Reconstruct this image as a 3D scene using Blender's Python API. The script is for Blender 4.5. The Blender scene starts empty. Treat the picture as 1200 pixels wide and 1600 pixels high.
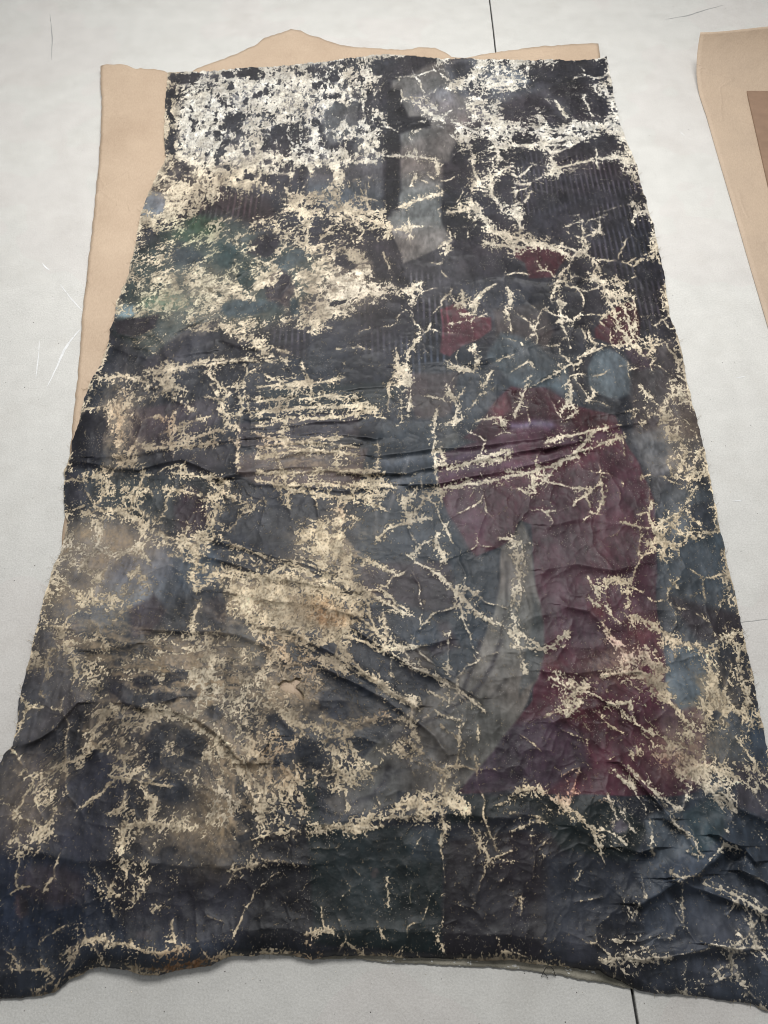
import bpy, bmesh, math, random
import numpy as np
from mathutils import Vector

# ---------------------------------------------------------------- camera, world, lamps, exposure
S = bpy.context.scene
COL = S.collection
cam_d = bpy.data.cameras.new('camera'); cam = bpy.data.objects.new('camera', cam_d); COL.objects.link(cam)
cam_d.sensor_fit = 'VERTICAL'; cam_d.sensor_height = 36.0; cam_d.lens = 36.0*1200.0/1600.0
cam_d.clip_start = .05; cam_d.clip_end = 200
cam.location = (0, 0, 1.6); cam.rotation_euler = (math.radians(90-60.5), 0, 0)
S.camera = cam
W = bpy.data.worlds.new("World"); S.world = W; W.use_nodes = True
W.node_tree.nodes['Background'].inputs[0].default_value = (.93, .96, 1.0, 1)
W.node_tree.nodes['Background'].inputs[1].default_value = .26
def area(name, loc, aim, sx, sy, power, col):
    d = bpy.data.lights.new(name, 'AREA'); d.shape = 'RECTANGLE'; d.size = sx; d.size_y = sy; d.energy = power; d.color = col
    o = bpy.data.objects.new(name, d); COL.objects.link(o); o.location = loc
    o.rotation_euler = (Vector(aim)-Vector(loc)).to_track_quat('-Z', 'Y').to_euler()
area('window_light', (-.8, 6.5, 3.0), (0, 1.0, 0), 4.5, 1.8, 62, (1.0, .985, .96))
area('ceiling_light', (.1, 2.15, 2.5), (.1, 1.7, 0), 1.7, .8, 98, (1.0, .995, .985))
S.view_settings.view_transform = 'Standard'; S.view_settings.look = 'None'
S.view_settings.exposure = 0.0; S.view_settings.gamma = 1.0; S.view_settings.use_curve_mapping = False
S.cycles.use_denoising = True; S.cycles.filter_width = 1.0

# ---------------------------------------------------------------- painted surface of the canvas (numpy)
PAD = 90
RW, RH = 1200 + 2*PAD, 1600 + 2*PAD
CAM_H, FPX = 1.6, 1200.0
PITCH = math.radians(60.5)

def ray(px, py):
    x = (px-600.0)/FPX; y = (py-800.0)/FPX
    dz = -math.sin(PITCH) - y*math.cos(PITCH)
    dy = math.cos(PITCH) - y*math.sin(PITCH)
    return x, dy, dz
def to_floor(px, py, z=0.0):
    x, dy, dz = ray(px, py)
    t = (z-CAM_H)/dz
    return x*t, dy*t

_rng = np.random.RandomState(7)
_TAB = _rng.rand(512*512).astype(np.float32)
def vnoise(x, y, seed=0):
    x = x + seed*17.37; y = y + seed*31.73
    xi = np.floor(x).astype(np.int32); yi = np.floor(y).astype(np.int32)
    fx = (x-xi).astype(np.float32); fy = (y-yi).astype(np.float32)
    fx = fx*fx*(3-2*fx); fy = fy*fy*(3-2*fy)
    def h(a, b): return _TAB[((a*7919 + seed*101) & 511)*512 + ((b*6271 + a*331) & 511)]
    a = h(xi, yi); b = h(xi+1, yi); c = h(xi, yi+1); d = h(xi+1, yi+1)
    return (a*(1-fx)+b*fx)*(1-fy) + (c*(1-fx)+d*fx)*fy
def fbm(x, y, octs, seed=0, gain=0.5):
    s = 0; a = 1; t = 0
    for i in range(octs):
        s = s + a*vnoise(x*(2.03**i), y*(2.03**i), seed+i*3); t += a; a *= gain
    return s/t
def sstep(a, b, x):
    t = np.clip((x-a)/(b-a), 0, 1); return t*t*(3-2*t)
def equalize(n):
    q = np.quantile(n[::7, ::7], np.linspace(0, 1, 65))
    return np.interp(n, q, np.linspace(0, 1, 65)).astype(np.float32)
def voronoi_edge(x, y, seed=0, both=False):
    xi = np.floor(x).astype(np.int32); yi = np.floor(y).astype(np.int32)
    d1 = np.full(x.shape, 9., np.float32); d2 = d1.copy()
    for i in (-1, 0, 1):
        for j in (-1, 0, 1):
            a = xi+i; b = yi+j
            k = ((a*7919+seed*57) & 511)*512 + ((b*6271+a*331) & 511)
            cx = a + _TAB[k]; cy = b + _TAB[(k*3+77) % (512*512)]
            d = np.hypot(x-cx, y-cy)
            d2 = np.minimum(d2, np.maximum(d1, d)); d1 = np.minimum(d1, d)
    return (d2-d1, d1) if both else d2-d1

PY, PX = np.mgrid[0:RH, 0:RW].astype(np.float32)
PX -= PAD; PY -= PAD
FX, FY = [a.astype(np.float32) for a in to_floor(PX, np.maximum(PY, -60))]
# organic wobble applied to every traced outline
_s = 1.0
WX = PX + (fbm(PX/34, PY/30, 3, 11)-.5)*16 + (fbm(PX/6.5, PY/5.5, 2, 21)-.5)*9
WY = PY + (fbm(PX/34, PY/30, 3, 31)-.5)*14 + (fbm(PX/6.5, PY/5.5, 2, 41)-.5)*7
MX = PX + (fbm(PX/40, PY/40, 2, 51)-.5)*8
MY = PY + (fbm(PX/40, PY/40, 2, 61)-.5)*8

def nums(s): return [float(v) for v in s.split()]
def pts(s):
    v = nums(s); return list(zip(v[0::2], v[1::2]))
def box(p, pad):
    xs = [a for a, b in p]; ys = [b for a, b in p]
    x0 = max(0, int(min(xs)-pad+PAD)); x1 = min(RW, int(max(xs)+pad+PAD)+1)
    y0 = max(0, int(min(ys)-pad+PAD)); y1 = min(RH, int(max(ys)+pad+PAD)+1)
    return (slice(y0, y1), slice(x0, x1))
def seg_d(x, y, a, b):
    dx, dy = b[0]-a[0], b[1]-a[1]; L = dx*dx+dy*dy+1e-6
    t = np.clip(((x-a[0])*dx+(y-a[1])*dy)/L, 0, 1)
    return np.hypot(x-a[0]-t*dx, y-a[1]-t*dy), t
def line_d(x, y, p):
    d = None
    for a, b in zip(p[:-1], p[1:]):
        e, _ = seg_d(x, y, a, b); d = e if d is None else np.minimum(d, e)
    return d
def poly_mask(x, y, p, f):
    d = line_d(x, y, p+[p[0]])
    ins = np.zeros(x.shape, bool)
    for (x0, y0), (x1, y1) in zip(p, p[1:]+[p[0]]):
        if y0 == y1: continue
        c = ((y0 > y) != (y1 > y)) & (x < (x1-x0)*(y-y0)/(y1-y0)+x0)
        ins ^= c
    return sstep(-f, f, np.where(ins, d, -d))

# ------------------------------------------------------------ 1. paint colour, sRGB as the paint shows
DATA_COLOUR = """
P 12 50 48 56 | 240 60 1000 60 1100 560 560 560 100 560
P 30 46 50 60 | 100 540 1120 540 1300 1620 -90 1620 -90 1180
P 6 50 40 44 | 255 245 330 250 350 300 420 310 430 335 380 350 330 345 300 372 262 340 235 300
P 2 118 120 126 | 233 298 262 303 266 322 245 345 220 338
P 4 66 62 68 | 222 360 246 362 250 388 222 385
P 14 66 78 76 | 200 410 250 365 330 335 370 345 400 362 450 380 500 400 520 430 440 500 380 520 300 510 250 565 180 520
E 6 58 84 62 | 318 352 26 15 0
E 8 66 92 74 | 282 372 22 13 0
E 6 52 64 70 | 290 398 26 15 10
E 6 58 76 76 | 352 402 17 24 20
E 6 54 70 68 | 382 432 15 22 0
E 5 52 46 56 | 412 384 28 16 -25
E 5 84 96 100 | 450 405 38 12 -25
E 5 58 50 60 | 440 452 24 30 -25
E 5 72 88 96 | 384 482 44 15 -8
E 4 52 66 72 | 460 478 10 16 0
E 5 98 120 98 | 258 470 38 14 0
E 5 124 142 148 | 196 484 17 11 0
P 3 50 44 52 | 176 500 212 495 248 492 240 512 210 526 184 520
P 4 62 62 70 | 172 560 199 545 199 575 190 590 152 585
P 6 58 60 70 | 230 560 290 515 345 500 350 555 300 565 250 590 215 590
P 5 54 50 58 | 425 518 480 508 482 560 430 556
P 5 84 86 92 | 480 250 600 235 600 330 520 330 480 300
P 4 92 90 92 | 505 160 560 160 560 200 508 235 508 250 545 250 560 205 590 240 520 250 505 200
P 4 104 101 99 | 612 128 645 112 690 92 770 95 765 140 730 190 705 235 697 300 694 345 708 378 690 386 660 398 630 412 622 380 606 345 625 300 625 200 612 170
P 2 118 115 112 | 604 340 690 338 690 372 704 376 688 386 662 396 630 411 620 380
P 3 60 56 64 | 580 90 640 88 647 113 610 127 590 128 578 112
P 5 112 108 110 | 640 150 690 138 715 148 700 172 650 178
P 4 94 96 104 | 690 95 740 95 800 100 830 130 780 150 720 150
P 5 60 60 68 | 705 100 720 95 760 110 770 130 740 150 715 130
P 4 72 70 76 | 740 140 800 130 800 190 760 195 740 180
P 3 38 36 42 | 606 141 628 141 629 162 640 182 672 186 672 198 640 202 625 208 624 300 622 330 603 330 606 250 604 200
P 5 58 52 60 | 780 160 945 120 965 180 880 200 860 195 770 200
P 5 52 48 56 | 690 250 1000 250 1035 430 890 420 800 400 740 400 700 360 690 320
P 4 42 40 46 | 692 322 705 308 735 312 750 330 752 365 730 378 705 374 694 350
P 4 58 55 62 | 560 366 590 360 612 372 628 398 628 430 600 440 575 430 560 400
P 4 70 69 75 | 630 412 690 386 720 392 735 440 700 480 660 470 640 440
P 8 66 66 74 | 720 440 800 430 830 450 800 500 745 500 720 470
P 2 94 46 56 | 690 484 715 474 735 492 766 496 766 516 748 530 724 540 706 556 690 550
P 2 80 38 48 | 800 385 845 384 893 396 876 412 866 432 826 434 818 410 802 402
P 3 78 34 42 | 928 512 952 488 968 474 990 470 999 500 998 532 960 538 930 528
P 5 78 70 70 | 770 484 850 470 868 520 850 555 800 565 775 540
P 4 76 66 68 | 632 585 722 580 712 615 700 655 650 655 634 620
P 4 80 72 72 | 650 620 700 622 700 652 660 655
P 5 60 66 74 | 720 590 780 560 860 550 920 560 920 600 860 610 780 612 740 660 710 660
P 6 74 86 94 | 780 520 830 530 860 560 900 580 900 615 800 600 760 560
P 3 92 106 114 | 918 572 930 552 950 543 968 552 984 572 985 592 978 612 955 622 925 610
P 4 84 96 104 | 955 560 985 575 985 615 960 625 950 590
P 4 58 56 64 | 905 560 922 556 916 600 925 610 890 610 890 575
P 6 76 70 72 | 985 545 1050 530 1078 600 1098 690 1040 690 990 680 985 620
P 5 80 60 72 | 975 540 1010 548 1020 575 995 580 980 560
P 10 52 62 72 | 575 690 600 660 683 655 685 760 700 800 745 860 785 850 778 920 762 985 730 1045 690 1055 640 1000 560 930 560 760
P 4 92 80 80 | 372 712 470 690 575 700 565 760 500 762 400 755 372 738
P 4 74 66 72 | 372 660 560 640 560 690 400 700 372 690
P 5 50 58 62 | 395 600 640 598 600 640 420 636
P 2 86 46 60 | 745 668 772 630 800 604 850 608 905 635 962 650 975 690 1000 730 1022 780 1028 850 1026 960 1034 1000 1040 1060 1040 1150 1110 1190 1110 1235 1040 1246 960 1242 880 1242 800 1234 712 1244 772 1162 830 1092 850 1000 838 925 832 820 815 812 800 846 745 868 700 802 683 748 683 712
P 6 70 28 38 | 748 666 775 630 800 606 860 612 905 636 950 650 950 668 860 666 800 672 750 690
P 6 108 48 56 | 765 640 790 622 800 640 775 660
P 10 92 52 68 | 700 790 760 800 760 850 745 866 705 806
P 12 74 40 54 | 850 760 960 700 1000 740 1010 800 960 800 860 800
P 14 90 52 64 | 850 840 1020 830 1020 880 870 890
E 8 98 46 56 | 862 1035 22 13 20
E 7 100 46 54 | 930 953 14 12 40
E 10 98 54 62 | 1000 975 22 26 0
P 8 74 56 72 | 740 1180 800 1130 900 1110 920 1200 850 1235 720 1240
E 12 84 44 54 | 900 1110 40 22 20
P 6 88 66 76 | 1030 1060 1100 1110 1110 1190 1060 1200 1030 1130
P 4 70 72 76 | 683 660 700 648 718 665 712 680 745 690 700 705 684 705
P 2 104 100 96 | 684 688 714 674 718 688 690 703 676 706
P 3 108 103 97 | 818 813 833 850 836 900 848 960 850 1010 838 1062 812 1116 772 1175 728 1225 700 1242 640 1236 590 1225 560 1192 600 1150 640 1110 672 1086 700 1066 738 1040 762 985 778 925 784 855 800 842
P 4 82 84 84 | 834 930 848 970 850 1020 838 1060 812 1085 818 1030 832 985
P 3 98 93 88 | 508 1252 540 1238 590 1205 625 1222 618 1258 570 1272 525 1272
P 3 100 95 90 | 560 1196 600 1150 640 1106 700 1090 740 1120 735 1200 690 1244 640 1240 580 1230 520 1262 508 1250 545 1225
P 6 64 62 68 | 600 1150 660 1120 640 1190
P 22 96 102 112 | 95 830 150 812 262 832 285 880 280 930 235 960 170 990 120 985 66 960
P 6 74 66 74 | 200 950 240 930 260 955 240 990 205 1000
P 8 74 82 94 | 262 860 330 850 350 900 290 935
P 16 94 94 100 | 62 960 110 990 130 1040 140 1090 105 1125 60 1155 20 1165 30 1095
P 5 84 78 84 | 80 985 120 970 125 1010 90 1015
P 4 44 44 54 | 172 1052 210 1048 250 1058 245 1082 200 1085 195 1100 175 1098 165 1070
P 2 34 33 42 | 122 646 163 640 172 654 168 690 150 735 106 732 112 690
P 5 58 56 66 | 106 740 128 738 134 760 140 780 108 785
P 14 56 62 66 | 130 745 330 745 330 840 220 815 140 790
E 10 60 44 56 | 300 800 26 34 0
P 6 66 60 68 | 200 640 330 620 360 650 260 700 200 712
P 8 56 56 64 | 195 710 330 690 365 700 335 740 250 730
P 6 60 54 60 | 310 945 345 925 355 950 350 975 318 960
P 8 78 82 86 | 350 990 400 980 410 1030 370 1040
P 9 58 62 76 | 97 1215 150 1180 190 1175 198 1230 180 1300 160 1350 90 1335 72 1318
P 22 84 84 90 | -90 1180 60 1175 90 1215 50 1330 -90 1330
P 20 42 50 68 | -90 1345 60 1330 150 1360 350 1370 350 1480 -90 1480
E 12 64 58 68 | 85 1385 55 32 10
E 3 78 64 72 | 33 1416 8 22 -12
E 3 52 46 54 | 39 1414 6 17 -12
P 10 42 42 54 | 160 1370 350 1360 400 1350 400 1470 200 1470
E 4 74 66 70 | 227 1460 11 9 0
P 12 36 36 43 | 400 1300 490 1290 495 1475 400 1480
P 5 30 43 45 | 468 1218 490 1215 502 1285 692 1300 693 1492 490 1475 480 1300
P 8 52 62 70 | 645 1300 690 1290 692 1350 640 1340
E 4 74 66 64 | 582 1363 8 8 0
P 6 44 39 45 | 693 1315 800 1300 890 1310 880 1500 693 1500
P 6 36 46 48 | 700 1244 940 1246 1010 1290 990 1350 880 1330 830 1262 760 1280 700 1290
P 18 50 56 68 | 850 1330 1010 1350 1000 1530 850 1500
P 18 62 72 86 | 1000 1330 1060 1260 1120 1200 1300 1180 1300 1620 1000 1560
P 8 44 40 48 | 800 1310 840 1310 835 1400 845 1490 800 1490
E 5 92 86 96 | 970 1292 14 13 0
P 6 64 80 88 | 1065 1270 1130 1230 1135 1300 1090 1340 1062 1320
P 5 74 84 94 | 1005 1280 1060 1260 1090 1320 1040 1350 1010 1330
P 5 80 76 86 | 1150 1180 1260 1180 1260 1300 1190 1280 1150 1260
P 8 72 74 80 | 1030 690 1100 680 1115 760 1085 740 1050 740
P 10 76 84 92 | 1030 760 1115 760 1150 900 1190 1110 1220 1210 1100 1180 1120 1110 1100 1060 1040 1010 1028 900
P 6 60 64 72 | 1070 790 1110 780 1122 830 1085 840
P 6 92 94 98 | 990 680 1045 665 1060 730 1020 745 1000 720
P 6 66 60 66 | 1040 930 1160 960 1170 1010 1090 1000
P 6 90 104 114 | 1035 1012 1095 1010 1110 1060 1100 1100 1060 1110 1040 1080
P 5 60 64 72 | 1120 1000 1170 1000 1195 1110 1160 1130 1120 1060
P 5 64 78 94 | 1160 1110 1200 1105 1215 1200 1170 1190
P 8 66 58 66 | 560 880 700 880 720 950 640 960 570 930
P 6 60 54 62 | 620 960 700 970 720 1010 680 1030 640 1000
P 6 54 64 76 | 620 940 680 960 690 1000 660 1020 615 990
P 4 40 46 58 | 520 1050 560 1040 600 1075 595 1095 560 1110 525 1085
P 4 42 46 58 | 490 1085 530 1075 545 1100 545 1135 520 1140 490 1115
P 4 44 50 62 | 560 1010 600 1030 620 1055 590 1060 565 1035
P 5 72 64 60 | 630 1025 665 1010 680 1045 640 1050
P 6 62 62 66 | 470 680 560 680 560 700 470 705
P 6 76 72 80 | 440 690 520 660 560 662 520 690
"""
# long thin painted strokes, plus highlights coloured onto fold ridges: w r g b strength points
DATA_BRUSH_HIGHLIGHT = """
4 150 146 142 .35 592 690 590 760 588 840
3 150 146 142 .30 640 715 610 790 596 835
4 60 56 60 .85 690 1115 740 1080 770 1040 785 1000
4 60 56 60 .8 725 1075 742 1035 752 1000
3 60 56 60 .7 655 1135 700 1112
5 66 62 66 .8 610 1200 600 1230 575 1248 550 1256
3 66 60 66 .8 606 1200 600 1222 585 1236
4 72 70 70 .6 690 1160 640 1200 600 1215
3 66 62 60 .7 792 880 790 950 785 990
3 80 76 74 .6 735 1120 765 1090 790 1060
9 132 128 134 .35 655 160 700 190 740 190
10 140 142 150 .35 740 95 780 150 850 140 880 170
8 130 132 142 .35 690 145 720 170 760 180
6 118 106 128 .35 690 722 740 712 800 703
6 110 94 112 .35 690 745 760 732 800 724
5 110 94 112 .35 690 764 760 752 800 745
7 140 126 156 .6 803 665 835 660 860 665
6 114 104 124 .4 875 690 910 684 970 674
6 114 104 124 .4 805 732 850 718 900 708
8 104 118 134 .5 596 722 680 716
6 100 112 124 .5 620 752 680 744
10 140 144 152 .3 1025 760 1045 720 1070 750
8 130 140 150 .3 1020 800 1050 780 1060 830
"""
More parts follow.
